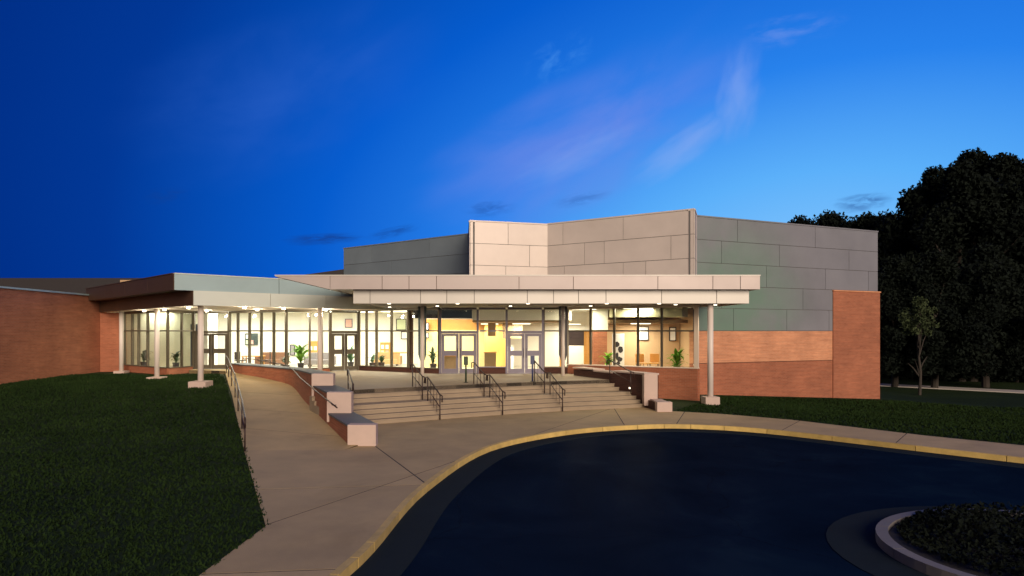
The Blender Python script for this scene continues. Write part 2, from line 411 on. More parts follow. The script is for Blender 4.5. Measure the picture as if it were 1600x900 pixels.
def hit(px, a, b):
    """distance along plan line a->b where the sight line through column px meets it"""
    a = Vector(a); b = Vector(b); d = (b-a).normalized(); k = (px-765)/1000
    return (k*a.y-a.x)/(d.x-k*d.y)
sst = lambda t: (lambda u: u*u*(3-2*u))(max(0., min(1., t)))

# ------------------------------------------------------------------ ground, road, walks
ramp = lambda x, y: max(0., min(1., (y-17.2)/17.0))
def zleft(x, y):
    z = min(ramp(x, y), .62+.16*sst((y-26)/10)) if y < 60 else .78
    far = sst((-x-38)/30); return z*(1-far)-.6*far-.015+.05*math.sin(x*.31+y*.17)*sst((-x-6)/8)
def zright(x, y):
    t = x*.5+y*.866; wv = sst((t-25.8)/8)
    return -.015+wv*max(-1.2, min(0, -.0657*(x-9)+.0057*(y-24)))
tag(MB().box(-700, 700, -200, 900, -3, -1.6).build('ground', M_GRASS), kind='structure')

kerb_pts = [(-3.6, -8), (-3.3, 0), (-2.75, 5), (-2.1, 8.42), (-1.87, 9.7), (-1.42, 13.3), (-.09, 17.8), (2.37, 20.6), (5.0, 21.85), (6.9, 21.95), (9.1, 20.9), (11.96, 17.9), (14.6, 14.9), (16.8, 11.2), (17.8, 7), (18.2, 0), (18.2, -12)]
K = catmull(kerb_pts, 6)
K2 = offset(K, -.13)
kb = bpy.data.objects.new('kerb', None); COL.objects.link(kb); kb['kind'] = 'structure'
for i in range(0, len(K)-1, 3):
    ka = [p.copy() for p in K[i:i+4]]; k2 = [p.copy() for p in K2[i:i+4]]
    if len(ka) < 2: continue
    for q in (ka, k2): q[-1] = q[-1]+(q[-2]-q[-1]).normalized()*.018
    ribbon(MB(), ka, k2, -.4, .004).build('kerb_stone', M_KERBY, kb)
Ko = offset(K, .05)
tag(MB().prism([tuple(p) for p in Ko]+[(18.15, -60), (-40, -60), (-40, -8)], -.9, -.15).build('road', M_ASPH), kind='structure')
K3 = offset(K, -.131); K4 = offset(K, -.17-.62)
tag(ribbon(MB(), K3, K4, -.4, lambda x, y: -.142).build('gutter', M_GUT), kind='structure')
# planted island in the drop-off loop
isl = thing('traffic_island', 'round planted island with pale concrete kerb in the drop-off loop', 'island', (8.25, 9.6, -.15))
C = V2(8.3, 9.4)
def ring(r, n=48): return [C+V2(math.cos(2*math.pi*i/n), math.sin(2*math.pi*i/n))*r*(1.0+.06*math.sin(2*math.pi*i/n*2+1)) for i in range(n+1)]
RA, RB_ = ring(2.25, 72), ring(2.08, 72)
for i in range(0, 72, 6):
    a_ = [p.copy() for p in RA[i:i+7]]; b_ = [p.copy() for p in RB_[i:i+7]]
    for q in (a_, b_): q[-1] = q[-1].lerp(q[-2], .06)
    ribbon(MB(), a_, b_, -.4, .0).build('kerb', M_KERBG, isl)
ribbon(MB(), ring(2.26), ring(2.95), -.4, -.139).build('gutter', M_GUT, isl)
MB().prism([tuple(p) for p in ring(2.07)[:-1]], -.3, -.06).build('planting_bed', mat('dark_soil', (.02, .016, .012), .95, 0, .3, 3, .6, 20), isl)

# ramp wall line (ramp side), its right side and the stairs
RW = [V2(-14.0, 34.7), V2(-12.9, 33.3), V2(-11.86, 32.4), V2(-10.5, 31.0), V2(-9.3, 29.6), V2(-8.35, 27.7), V2(-7.4, 25.4), V2(-6.34, 23.06), V2(-5.12, 20.4), V2(-3.92, 17.8)]
RWs = catmull(RW, 3)
RWR = offset(RWs, .74); RWM = offset(RWs, .37)
SB = catmull([(-5.3, 21.1), (-3.23, 22.35), (.44, 24.4), (3.48, 25.75), (7.05, 26.95)], 5)      # bottom line of the stairs
CH = [V2(6.75, 25.4), V2(6.55, 26.6), V2(6.25, 27.35), V2(5.5, 28.6), V2(4.9, 29.9), V2(4.15, 31.6)]   # left face of the right cheek wall
# lower walk in slabs
kw = [p for p in K if p.y > -7.9]
low = [tuple(p) for p in kw]
low = low + [(20.4, -12), (20.4, 0), (20.0, 7.5), (18.8, 12.2), (16.3, 16.4), (13.3, 19.6), (10.9, 23.0), (8.9, 24.7), (7.3, 25.5), (7.05, 27.3)] + [tuple(p) for p in offset(SB, .25)][::-1] + [(-5.2, 20.4), (-4.28, 18.6), (-3.92, 17.2), (-6.6, 17.2), (-3.67, 10.5), (-3.8, 8.4), (-4.3, 3), (-4.9, -8)]
pv = bpy.data.objects.new('pavement', None); COL.objects.link(pv); pv['kind'] = 'structure'
cuts = [((-3.06, 17.5), (3.65, 1.54), .035), ((-1.42, 13.3), (.12, -1), .03), ((-2, 8.6), (.1, -1), .03), ((-3.3, 1), (.1, -1), .03), ((4.6, 21.9), (1, -.12), .03), ((9.4, 20.6), (.8, -.6), .03), ((14.6, 14.9), (.6, -.8), .03), ((1.5, 20), (1, -.55), .03), ((7.2, 24), (.9, -.35), .03), ((12.2, 19), (.72, -.6), .03)]
sheet('pavement', low, lambda x, y: 0., 0, .35, M_CONC, pv, cuts, 'slab')
M_BED = mat('joint_filler', (.03, .026, .022), .9)
sheet('joint_bed', low, lambda x, y: -.0025, 0, .3, M_BED, pv, [(p, n, 0.0) for p, n, g in cuts], 'joint_bed')
# ramp up to the left door
rl = [(-6.6, 17.2), (-10.45, 26), (-13.6, 33), (-14.6, 35.4), (-16.9, 36.0), (-17.0, 36.9), (-14.2, 36.9), (-13.6, 35.2)] + [tuple(p) for p in RWM] + [(-3.92, 17.2)]
rp = bpy.data.objects.new('ramp', None); COL.objects.link(rp); rp['kind'] = 'structure'
sheet('ramp', rl, lambda x, y: ramp(x, y)+.0, 1.0, .6, M_CONC, rp, [((0, y), (0.35, 1), .03) for y in (17.3, 20.2, 23.6, 27, 30.4)], 'slab')
sheet('joint_bed', rl, lambda x, y: ramp(x, y)-.0025, 1.0, .5, M_BED, rp, [((0, y), (0.35, 1), 0.0) for y in (17.3, 20.2, 23.6, 27, 30.4)], 'joint_bed')
# lawns
lawnL = [(-6.6, 17.2), (-3.67, 10.5), (-3.8, 8.4), (-4.3, 3), (-4.9, -8), (-60, -20), (-90, 20), (-90, 70), (-20, 70), (-17, 37.2), (-16.95, 36.0), (-14.6, 35.4), (-13.6, 33), (-10.45, 26)]
tag(sheet('lawn', lawnL, zleft, 2.0, .9, M_GRASS)[0], kind='structure')
lawnR = [(7.35, 25.55), (8.9, 24.7), (10.9, 23.0), (13.3, 19.6), (16.3, 16.4), (18.8, 12.2), (20.0, 7.5), (20.4, 0), (20.4, -12), (60, -20), (110, 20), (120, 120), (20, 120), (6.2, 36), (6.6, 30)]
tag(sheet('lawn', lawnR, zright, 2.0, .9, M_GRASS)[0], kind='structure')
# path far right
pth = [V2(22, 59.5).lerp(V2(46, 37.5), i/24) for i in range(25)]
tag(ribbon(MB(), pth, offset(pth, 2.2), lambda x, y: zright(x, y)-.3, lambda x, y: zright(x, y)+.06).build('path', mat('pale_path', (.55, .5, .45), .8)), kind='structure')
# plaza slab at the doors
cheek_in = offset(CH, -.2)
pl = [tuple(p) for p in RWM if p.y > 23.9] + [tuple(p) for p in offset(SB, 2.25+.02)][1:] + [(6.5, 28.0), (5.75, 29.0), (5.1, 30.4), (4.35, 32.0), (4.4, 32.7), (4.0, 33.9), (-2.6, 33.9), (-7.3, 36.4), (-9, 35.9), (-10.8, 34.9), (-14.3, 37.2), (-14.3, 35.2)]
pz = bpy.data.objects.new('plaza', None); COL.objects.link(pz); pz['kind'] = 'structure'
sheet('plaza', pl, lambda x, y: 1.0, 0, 1.0, M_CONC2, pz, [((-1.9, 27), (1, -.45), .03), ((2.2, 28.6), (1, -.3), .03), ((-5.6, 29), (1, -.5), .03), ((0, 29.9), (.12, 1), .03)], 'slab')
sheet('joint_bed', pl, lambda x, y: .9975, 0, .9, M_BED, pz, [(p, n, 0.0) for p, n in (((-1.9, 27), (1, -.45)), ((2.2, 28.6), (1, -.3)), ((-5.6, 29), (1, -.5)), ((0, 29.9), (.12, 1)))], 'joint_bed')
# stairs: 4 risers, landing, 3 risers
st = thing('stairs', 'wide curved concrete steps with a landing leading up to the glass doors', 'stairs', (0, 24, 0))
o = [0, .3, .6, .9, 1.65, 1.95, 2.25]
for i in range(6):
    zt = 1.0/7*(i+1)
    A = offset(SB, o[i]); B = offset(SB, o[i+1]+(.05 if i < 5 else .015))
    nm = 'landing' if i == 3 else 'step'
    e = ribbon(MB(), A, B, -.2, zt).build(nm, M_STEP, st)
    ribbon(MB(), offset(SB, o[i]-.022), offset(SB, o[i]+.05), zt-.04, zt+.006).build('nosing', M_STEP, e)

# brick wall between ramp and stairs, stepping down, with cast stone end blocks
def sub(P, y0, y1): return [i for i, p in enumerate(P) if y0 <= p.y <= y1]
rw = thing('ramp_wall', 'stepped brick wall with three pale stone end blocks between ramp and stairs', 'wall', (-7, 24, 0))
i1 = [i for i, p in enumerate(RWs) if p.y >= 23.0]; i2 = [i for i, p in enumerate(RWs) if 20.3 <= p.y <= 23.1]; i3 = [i for i, p in enumerate(RWs) if p.y <= 20.5]
zt1 = lambda x, y: 1.40+.2*sst((31-y)/8)
for idx, zt in ((i1, zt1), (i2, lambda x, y: 1.18), (i3, lambda x, y: .53)):
    A = [RWs[i] for i in idx]; B = [RWR[i] for i in idx]
    ribbon(MB(), A, B, -.3, zt).build('brick_body', M_BR1, rw)
    ribbon(MB(), [p+(p-q).normalized()*.03 for p, q in zip(A, B)], [q+(q-p).normalized()*.03 for p, q in zip(A, B)], lambda x, y: zt(x, y)+.001, lambda x, y: zt(x, y)+.055).build('coping', M_SLATE, rw)
for (x0, x1, y, z0, z1) in ((-6.40, -5.62, 23.0, .45, 1.66), (-5.18, -4.40, 20.36, .30, 1.245), (-3.95, -3.16, 17.78, -.1, .59)):
    MB().box(x0, x1, y, y+.34, z0, z1).build('end_block', M_STONE, rw, bevel=.012)
# right cheek wall
cw = thing('stair_side_wall', 'dark brick wall with stone coping stepping down at the right of the stairs', 'wall', (6, 28, 0))
CHr = offset(CH, -.52)
ribbon(MB(), CH[:2], CHr[:2], -.3, .33).build('brick_body', M_BR3, cw)
ribbon(MB(), CH[1:4], CHr[1:4], -.3, 1.36).build('brick_body', M_BR3, cw)
ribbon(MB(), CH[3:], CHr[3:], .6, 1.30).build('brick_body', M_BR3, cw)
ribbon(MB(), offset(CH[1:4], .03), offset(CHr[1:4], -.03), 1.361, 1.43).build('coping', M_STONE, cw)
ribbon(MB(), offset(CH[3:5], .06), offset(CHr[3:5], -.06), 1.301, 1.36).build('coping', M_STONE, cw)
ribbon(MB(), offset(CH[4:], .06), offset(CHr[4:], -.06), 1.361, 1.42).build('coping', M_STONE, cw)
MB().box(6.62, 7.22, 25.28, 25.62, -.1, .385).build('end_block', M_STONE, cw, bevel=.012)
MB().box(6.66, 7.10, 25.62, 26.5, .331, .385).build('coping', M_STONE, cw)
MB().box(6.40, 6.96, 26.5, 26.86, .1, 1.445).build('end_block', M_STONE, cw, bevel=.012)
e = MB().seg(CH[2], CH[3], .32, .40, .70, .76, .0, .02).build('step_light', M_LAMP, cw)

# ------------------------------------------------------------------ the building
bd = thing('school_building', 'brick and metal clad school hall with a long glazed lobby front', 'building', (0, 45, 0))
def brickpart(a, b, z0, z1, m, n0=-.3, n1=0., name='brick_wall'):
    L = (Vector(b)-Vector(a)).length
    return MB().seg(a, b, 0, L, z0, z1, n0, n1).build(name, m, bd)
def clad(a, b, z0, z1, rows, joints, m, parent=None, name='clad_wall', gap=.024):
    """backing wall + proud panels; joints[r] = list of fractions along the wall"""
    par = parent or bd; L = (Vector(b)-Vector(a)).length
    w_ = MB().seg(a, b, 0, L, z0, z1, -.25, 0).build(name, M_SEAM, par)
    h = (z1-z0)/rows
    for r in range(rows):
        js = [0]+list(joints[r % len(joints)])+[1]
        for i in range(len(js)-1):
            MB().seg(a, b, js[i]*L+gap/2, js[i+1]*L-gap/2, z0+r*h+gap/2, z0+(r+1)*h-gap/2, .002, .035).build('panel', m, w_)
    MB().seg(a, b, -.02, L+.02, z1, z1+.07, -.28, .06).build('coping', m, w_)
    return w_
P1, P2, P3, P4, P5, P6, P7 = (-10.4, 45.7), (-1.24, 38.8), (-1.05, 34.5), (3.23, 35.7), (10.0, 31.3), (10.66, 33.0), (23.2, 38.3)
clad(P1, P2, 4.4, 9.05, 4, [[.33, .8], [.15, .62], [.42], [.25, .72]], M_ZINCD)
clad(P2, P3, 4.4, 9.08, 4, [[.5]], M_PINK)
clad(P3, P4, 4.4, 9.10, 4, [[.5], [.45], [.76], [.48]], M_PINK)
clad(P4, P5, 4.4, 9.12, 4, [[.13, .5], [.13, .55, .7], [.28, .42, .86], [.12, .55]], M_PINK)
clad(P5, P6, 4.4, 9.10, 4, [[.99]], M_PINK)
LJ = (Vector(P7)-Vector(P6)).length
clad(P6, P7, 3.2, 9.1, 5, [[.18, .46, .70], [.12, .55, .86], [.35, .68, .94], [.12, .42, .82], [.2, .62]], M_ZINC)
# roof of the high hall and its hidden sides
hp = [P1, P2, P3, P4, P5, P6, P7, (23.2, 62), (-10.4, 62)]
MB().prism([(x*.995, y+.28) for x, y in hp], 8.7, 8.95).build('roof', M_ROOF, bd)
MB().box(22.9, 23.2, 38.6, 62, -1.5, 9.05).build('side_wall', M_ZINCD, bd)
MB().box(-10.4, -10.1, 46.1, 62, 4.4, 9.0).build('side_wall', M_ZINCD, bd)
MB().box(-10.4, 23.2, 61.7, 62, -1.5, 9.0).build('rear_wall', M_BR1, bd)
# brickwork at the right end
n67 = front(P6, P7)
def on67(s, n=0): 
    d = (Vector(P7)-Vector(P6)).normalized(); p = Vector(P6)+d*s+n67*n; return (p.x, p.y)
sT = hit(1300, P6, P7)
brickpart(on67(-.2), on67(sT), -1.6, 1.52, M_BR1, -.3, .03)
brickpart(on67(-.2), on67(sT), 1.521, 3.19, M_BR2, -.3, .03)
brickpart(on67(sT+.001), on67(LJ+.12), -1.6, 5.48, M_BR1, -.3, .085)
MB().seg(on67(sT-.03), on67(LJ+.15), 0, LJ-sT+.18, 5.481, 5.55, -.3, .13).build('coping', M_BR2, bd)
MB().seg(on67(-.2), on67(sT), 0, sT+.2, 1.505, 1.535, .0, .045).build('brick_course', M_BR3, bd)

ZH = 4.30
# lobby room
lob = [(-23.2, 39.6), (-21.9, 38.5), (-17.6, 35.1), (-17.0, 36.8), (-14.9, 36.8), (-10.8, 34.1), (-8.75, 35.1), (-7.3, 35.9), (-2.6, 33.1), (4.03, 33.1), (9.6, 29.75), (10.6, 33.2), (11.2, 43), (-23.2, 43)]
MB().prism(lob, .7, 1.006).build('lobby_floor', M_FLOORI, bd)
MB().prism(lob, 4.40, 4.62).build('lobby_ceiling', M_WALLW, bd)
MB().box(-23.2, -4.2, 42.4, 42.6, 1.0, 4.4).build('back_wall', M_PLAST, bd)
MB().box(-4.2, 11.2, 39.6, 39.8, 1.0, 4.4).build('back_wall', M_PLAST, bd)
MB().box(-4.4, -4.2, 39.6, 42.6, 1.0, 4.4).build('back_wall', M_PLAST, bd)
MB().box(-23.3, -23.2, 39.0, 42.6, .9, 4.4).build('back_wall', M_PLAST, bd)
MB().box(11.0, 11.1, 33.4, 39.6, 1.0, 4.4).build('back_wall', M_TAN, bd)
# partitions and bulkheads seen through the glass
MB().box(X(195, 40), X(300, 40), 40.0, 40.15, 1.0, 4.4).build('partition', mat('sage_plaster', (.66, .66, .50), .8), bd)
MB().box(-17.4, -17.0, 38.6, 40.0, 1.0, 4.4).build('partition', M_WALLW, bd)
MB().box(X(300, 38.6), X(312, 38.6), 38.4, 38.6, 1.0, 3.6).build('partition', M_NAVY, bd)
MB().box(-4.3, -.95, 34.2, 34.6, 3.88, 4.39).build('bulkhead', M_NAVY, bd)
MB().box(-.93, 4.4, 34.4, 34.8, 3.78, 4.39).build('bulkhead', M_PLAST, bd)
MB().box(-.93, 4.4, 34.81, 39.5, 3.68, 3.86).build('dropped_ceiling', M_BROWN, bd)
MB().box(-4.15, -.3, 38.6, 38.8, 1.0, 3.25).build('partition', mat('pale_yellow_plaster', (.82, .70, .36), .8), bd)
MB().box(-4.15, -.3, 38.6, 38.8, 3.251, 3.9).build('partition', M_ORANGE, bd)
MB().box(-.3, .95, 37.6, 37.8, 1.0, 3.6).build('partition', M_YEL, bd)
MB().box(.95, 1.4, 37.2, 37.8, 1.0, 3.66).build('partition', M_PLAST, bd)
MB().box(-.1, .35, 36.4, 36.7, 2.9, 3.66).build('beam', M_BROWN, bd)
MB().box(.75, 1.9, 36.8, 37.0, 2.75, 3.66).build('beam', M_BROWN, bd)
MB().box(4.05, 4.3, 36.9, 37.1, 1.0, 3.2).build('door_post', M_ORANGE, bd)
MB().box(5.45, 5.85, 36.9, 37.1, 1.0, 3.2).build('door_post', M_ORANGE, bd)
MB().box(4.3, 5.45, 36.95, 37.05, 2.35, 3.2).build('beam', mat('dark_umber', (.06, .04, .045), .6), bd)
bc = MB().box(5.62, 6.35, 34.6, 35.2, 1.0, 3.25).build('pier', M_BR1, bd)
MB().box(5.58, 6.39, 34.56, 35.24, 3.251, 4.39).build('pier_head', M_WALLW, bc)
MB().box(6.36, 10.95, 36.9, 37.1, 1.0, 4.39).build('partition', M_TAN, bd)
MB().prism([(6.4, 33.6), (9.6, 31.9), (10.4, 33.6), (10.4, 34.2), (6.4, 34.2)], 3.92, 4.39).build('bulkhead', mat('olive_plaster', (.40, .38, .24), .8), bd)
MB().box(6.4, 10.6, 34.21, 36.89, 3.62, 3.80).build('dropped_ceiling', M_BROWN, bd)
# glazing ------------------------------------------------------------------
TR = CAMZ
def glazing(a, b, pxs, zs, zh, zb=None, brick=None, mm=M_MULL, ends=(True, True), mw=.09, transom=True, name='glass_wall', endmat=None):
    L = (Vector(b)-Vector(a)).length
    ss = sorted([0.0]+[hit(p, a, b) for p in pxs]+[L])
    fr = MB().seg(a, b, 0, L, zs-.05, zs, -.08, .09).build(name, endmat or mm, bd)
    MB().seg(a, b, 0, L, zh, zh+.10, -.08, .08).build('head_rail', endmat or mm, fr)
    for i, s in enumerate(ss):
        if (i == 0 and not ends[0]) or (i == len(ss)-1 and not ends[1]): continue
        wl_ = .10 if (endmat and i == len(ss)-1) else 0
        MB().seg(a, b, s-mw/2-wl_, s+mw/2, zs, zh, -.07-wl_*.05, .07+wl_*.05).build('mullion', (endmat if (endmat and i == len(ss)-1) else mm), fr)
    for i in range(len(ss)-1):
        s0, s1 = ss[i]+mw/2, ss[i+1]-mw/2
        if s1-s0 < .03: continue
        if transom:
            MB().seg(a, b, s0, s1, TR-.035, TR+.035, -.06, .06).build('transom', mm, fr)
            MB().seg(a, b, s0, s1, zs, TR-.035, -.006, .006).build('pane', GLASS, fr)
            MB().seg(a, b, s0, s1, TR+.035, zh, -.006, .006).build('pane', GLASS, fr)
        else: MB().seg(a, b, s0, s1, zs, zh, -.006, .006).build('pane', GLASS, fr)
    if brick: MB().seg(a, b, 0, L, zb, zs-.051, -.16, .05).build('brick_sill_wall', brick, bd)
    return fr
def doors(a, b, zh, mm=M_ALU, fl=1.0):
    """double door with head pane above, standing in the glazing"""
    L = (Vector(b)-Vector(a)).length; t = .11
    m = MB().seg(a, b, 0, t, fl, zh, -.08, .08); m.seg(a, b, L-t, L, fl, zh, -.08, .08)
    m.seg(a, b, t, L-t, TR-.14, TR, -.08, .08); m.seg(a, b, t, L-t, zh, zh+.1, -.08, .08); m.seg(a, b, t, L-t, fl, fl+.02, -.1, .12)
    fr = m.build('door', mm, bd)
    MB().seg(a, b, t, L-t, TR, zh, -.006, .006).build('pane', GLASS, fr)
    mid = L/2
    for s0, s1, hs in ((t+.01, mid-.01, -1), (mid+.01, L-t-.01, 1)):
        q = .145; z0 = fl+.03; z1 = TR-.15; zm = fl+1.02
        lf = MB().seg(a, b, s0, s0+q, z0, z1, -.03, .03).seg(a, b, s1-q, s1, z0, z1, -.03, .03)
        lf.seg(a, b, s0+q, s1-q, z0, z0+.22, -.03, .03).seg(a, b, s0+q, s1-q, z1-.12, z1, -.03, .03).seg(a, b, s0+q, s1-q, zm-.10, zm+.16, -.03, .03)
        lf.build('door_leaf', mm, fr)
        MB().seg(a, b, s0+q, s1-q, z0+.22, zm-.10, -.005, .005).build('pane', GLASS, fr)
        MB().seg(a, b, s0+q, s1-q, zm+.16, z1-.12, -.005, .005).build('pane', GLASS, fr)
        hx = (s1-.06) if hs < 0 else (s0+.06)
        MB().seg(a, b, hx-.015, hx+.015, zm-.2, zm+.28, .05, .08).build('handle', M_DARK, fr)
gA0, gA1, gB1, gD1, gC1 = (-21.9, 38.4), (-17.6, 35.0), (-17.0, 36.7), (-14.9, 36.7), (-10.8, 34.0)
gD2a, gD2b, gE = (-8.75, 35.0), (-7.3, 35.8), (-2.6, 33.0)
glazing(gA0, gA1, [207, 217, 231, 244], 1.2, 4.2, -.3, M_BR1)
glazing(gA1, gB1, [284], 1.2, 4.2, -.3, M_BR1, ends=(False, True))
doors(gB1, gD1, 4.2, M_MULL)
glazing(gD1, gC1, [372, 390, 408.5, 428], 1.2, 4.2, .5, M_BR1)
glazing(gC1, gD2a, [484, 503], 1.2, 4.2, .5, M_BR1, ends=(False, True))
doors(gD2a, gD2b, 4.2, M_MULL)
glazing(gD2b, gE, [573, 588.5, 612, 638, 660], 1.28, 4.28, .5, M_BR3)
doors(gE, (-.56, 33.0), ZH)
glazing((-.56, 33.0), (.82, 33.0), [], 1.36, ZH, .5, M_BR3, mm=M_ALU, ends=(False, False))
doors((.82, 33.0), (2.8, 33.0), ZH)
glazing((2.8, 33.0), (4.03, 33.0), [], 1.36, ZH, .5, M_BR3, mm=M_MULL)
gF = (9.62, 29.6)
glazing((4.03, 33.0), gF, [923, 960, 997, 1034], 1.5, ZH, -.6, M_BR1, endmat=M_CREAM, ends=(False, True))
rt = (10.55, 32.9)
def side_glazing(a, b):
    d = (Vector(b)-Vector(a)); L = d.length
    fr = MB().seg(a, b, 0, L, 1.45, 1.5, -.08, .08).build('glass_wall', M_CREAM, bd)
    MB().seg(a, b, 0, L, ZH, ZH+.1, -.08, .08).build('head_rail', M_CREAM, fr)
    for s in (L*.33, L*.66, L-.05): MB().seg(a, b, s-.035, s+.035, 1.5, ZH, -.06, .06).build('mullion', M_MULL, fr)
    for s0, s1 in ((.05, L*.33-.035), (L*.33+.035, L*.66-.035), (L*.66+.035, L-.09)):
        MB().seg(a, b, s0, s1, 1.5, ZH, -.006, .006).build('pane', GLASS, fr)
    MB().seg(a, b, .06, L, -.8, 1.449, -.1, .1).build('brick_sill_wall', M_BR1, bd)
side_glazing(gF, rt)
# dark closure beams above the left glazing
for a, b in ((gA0, gA1), (gA1, gB1), (gD1, gC1), (gC1, gD2a), (gD2a, gD2b), (gD2b, gE), (gB1, gD1)):
    L = (Vector(b)-Vector(a)).length
    MB().seg(a, b, 0, L, 4.31, 4.40, -.12, .04).build('head_beam', M_BRONZE, bd)
# lights in the lobby
for i, (x, y, sx, sy_, e_, c_) in enumerate([(-20.6, 40.0, 1.6, 1.6, 60, (1, .96, .80)), (-16.0, 39.6, 2.4, 1.2, 150, (1, .97, .88)), (-12.6, 38.2, 2.4, 1.2, 170, (1, .97, .89)), (-8.4, 39.0, 2.4, 1.2, 170, (1, .96, .80)),
                                         (-5.3, 37.6, 2.0, 1.2, 150, (1, .95, .83)), (-2.2, 36.6, 1.8, .9, 110, (1, .91, .74)), (7.6, 32.75, 1.4, .5, 90, (1, .90, .68)), (5.0, 33.8, 1.2, .5, 70, (1, .88, .62))]):
    f = MB().box(x-sx/2, x+sx/2, y-sy_/2, y+sy_/2, 4.33, 4.395).build('ceiling_light', M_CLAMP, bd)
    lamp('AREA', 'lobby_lamp', (x, y, 4.31), e_*2.2, c_, bd, sx, sy=sy_)
for x, y, e_ in ((1.8, 36.2, 95), (8.4, 35.6, 75), (4.9, 38.2, 60), (-.0, 36.9, 30)):
    f = MB().box(x-.5, x+.5, y-.25, y+.25, 3.58, 3.615).build('ceiling_light', M_CLAMP, bd)
    lamp('AREA', 'lobby_lamp', (x, y, 3.56), e_*2.5, (1, .90, .72), bd, 1.0, sy=.5)
# rear roof masses and the small rising roof by the high hall
MB().box(-60, -12.5, 46, 60, 3, 7.0).build('rear_block', M_ROOF, bd)
MB().box(-26.5, -23.8, 45.9, 46.0, 6.7, 6.85).build('roof_louvre', M_TAN, bd)
MB().prism([(-14.6, 45.9), (-10.42, 45.6), (-10.42, 52), (-14.6, 52)], 3, lambda x, y: 7.05+(x+14.6)*.13).build('rear_block', M_ROOF, bd)
MB().box(-23.2, 11.2, 42.7, 46, 4.0, 4.9).build('roof', M_ROOF, bd)

# brick wing on the left
wg = thing('brick_wing', 'low red brick wing with pale coping at the left of the lobby', 'building', (-30, 32, 0))
MB().box(-52, -23.4, 14, 41.0, -.8, 5.25).build('brick_wall', M_BR1, wg)
MB().box(-52.1, -23.32, 13.9, 41.05, 5.251, 5.34).build('coping', M_SILV, wg)
MB().box(-23.398, -21.96, 38.45, 38.7, -.8, 4.3).build('brick_wall', M_BR1, wg)
MB().prism([(-51, 16), (-25, 16), (-25, 40), (-51, 40)], 5.341, lambda x, y: 5.36+max(0, (-25-x))*.05).build('roof', M_ROOF, wg)

# ------------------------------------------------------------------ canopies
def fascia(par, a, b, z0, z1, joints, m, name='fascia_panel', g=.025, th=.04):
    L = (Vector(b)-Vector(a)).length; js = [0]+list(joints)+[L]
    for i in range(len(js)-1):
        MB().seg(a, b, js[i]+(g/2 if i else 0), js[i+1]-(g/2 if i < len(js)-2 else 0), z0, z1, .0, th).build(name, m, par)
def downlight(par, x, y, z, e=70, col=(1, .86, .62), sp=130, drum=False):
    if drum:
        MB().tube([(x, y, z-.07), (x, y, z+.02)], .09, 14).build('downlight', M_LAMP, par)
        lamp('POINT', 'canopy_lamp', (x, y, z-.22), e, col, par, .07); return
    MB().tube([(x, y, z-.012), (x, y, z+.02)], .075, 14).build('downlight', M_LAMP, par)
    lamp('SPOT', 'canopy_lamp', (x, y, z-.05), e, col, par, .12, spot=sp)
mc = thing('entrance_canopy', 'long two-tier champagne metal canopy over the main doors and stairs', 'canopy', (2.6, 30, 4.4))
px = lambda p, D: X(p, D)
zS, zM, zT = 4.38, 4.965, 5.53
# bodies
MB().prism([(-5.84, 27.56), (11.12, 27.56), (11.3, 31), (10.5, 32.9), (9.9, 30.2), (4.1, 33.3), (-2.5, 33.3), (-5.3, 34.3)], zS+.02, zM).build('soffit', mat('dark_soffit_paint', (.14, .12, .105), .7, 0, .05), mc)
MB().prism([(-6.72, 27.15), (11.42, 27.15), (11.7, 32.5), (3.2, 35.4), (-6.5, 35.4)], zM+.001, zT-.03).build('roof_deck', M_BRONZE, mc)
MB().prism([(-6.74, 27.2), (-9.02, 27.2), (-6.74, 33.5)], lambda x, y: zM+max(0, (-6.74-x))/2.28*.5, zT-.035).build('prow', M_BRONZE, mc)
fascia(mc, (-6.75, 27.15), (11.44, 27.15), zM, zT, [px(p, 27.1)+6.75 for p in (597, 639, 682, 811, 896, 1028, 1114, 1157)], M_CHAMP)
fascia(mc, (-5.86, 27.56), (11.14, 27.56), zS, zM-.012, [px(p, 27.5)+5.86 for p in (578, 657, 698, 741, 824, 865, 904, 947, 1034, 1120)], M_CHAMP2)
# tapering fascia of the left prow
MB().add([(-9.08, 27.11, zT-.03), (-6.765, 27.11, zM), (-6.765, 27.11, zT), (-9.08, 27.11, zT), (-9.08, 27.15, zT-.03), (-6.765, 27.15, zM), (-6.765, 27.15, zT), (-9.08, 27.15, zT)],
         [(0, 1, 2, 3), (4, 7, 6, 5), (0, 4, 5, 1), (1, 5, 6, 2), (2, 6, 7, 3), (3, 7, 4, 0)]).build('fascia_panel', M_CHAMP, mc)
MB().box(-9.1, 11.47, 27.08, 27.25, zT+.001, zT+.045).build('drip_edge', M_CHAMP2, mc)
MB().box(11.13, 11.17, 27.56, 31.2, zS, zM-.012).build('fascia_panel', M_CHAMP2, mc)
MB().box(11.43, 11.47, 27.15, 32.4, zM, zT).build('fascia_panel', M_CHAMP, mc)
for p in (608, 715, 825, 948, 1030): downlight(mc, X(p, 27.9), 27.9, zS, 38)
for x, y in ((-2.5, 30.6), (1.0, 30.6), (4.8, 30.4), (8.4, 28.9), (10.3, 29.2), (-5, 32)): downlight(mc, x, y, zS, 110 if x > 10 else 38)  # the stronger right-end lamp is added to brighten the right lawn
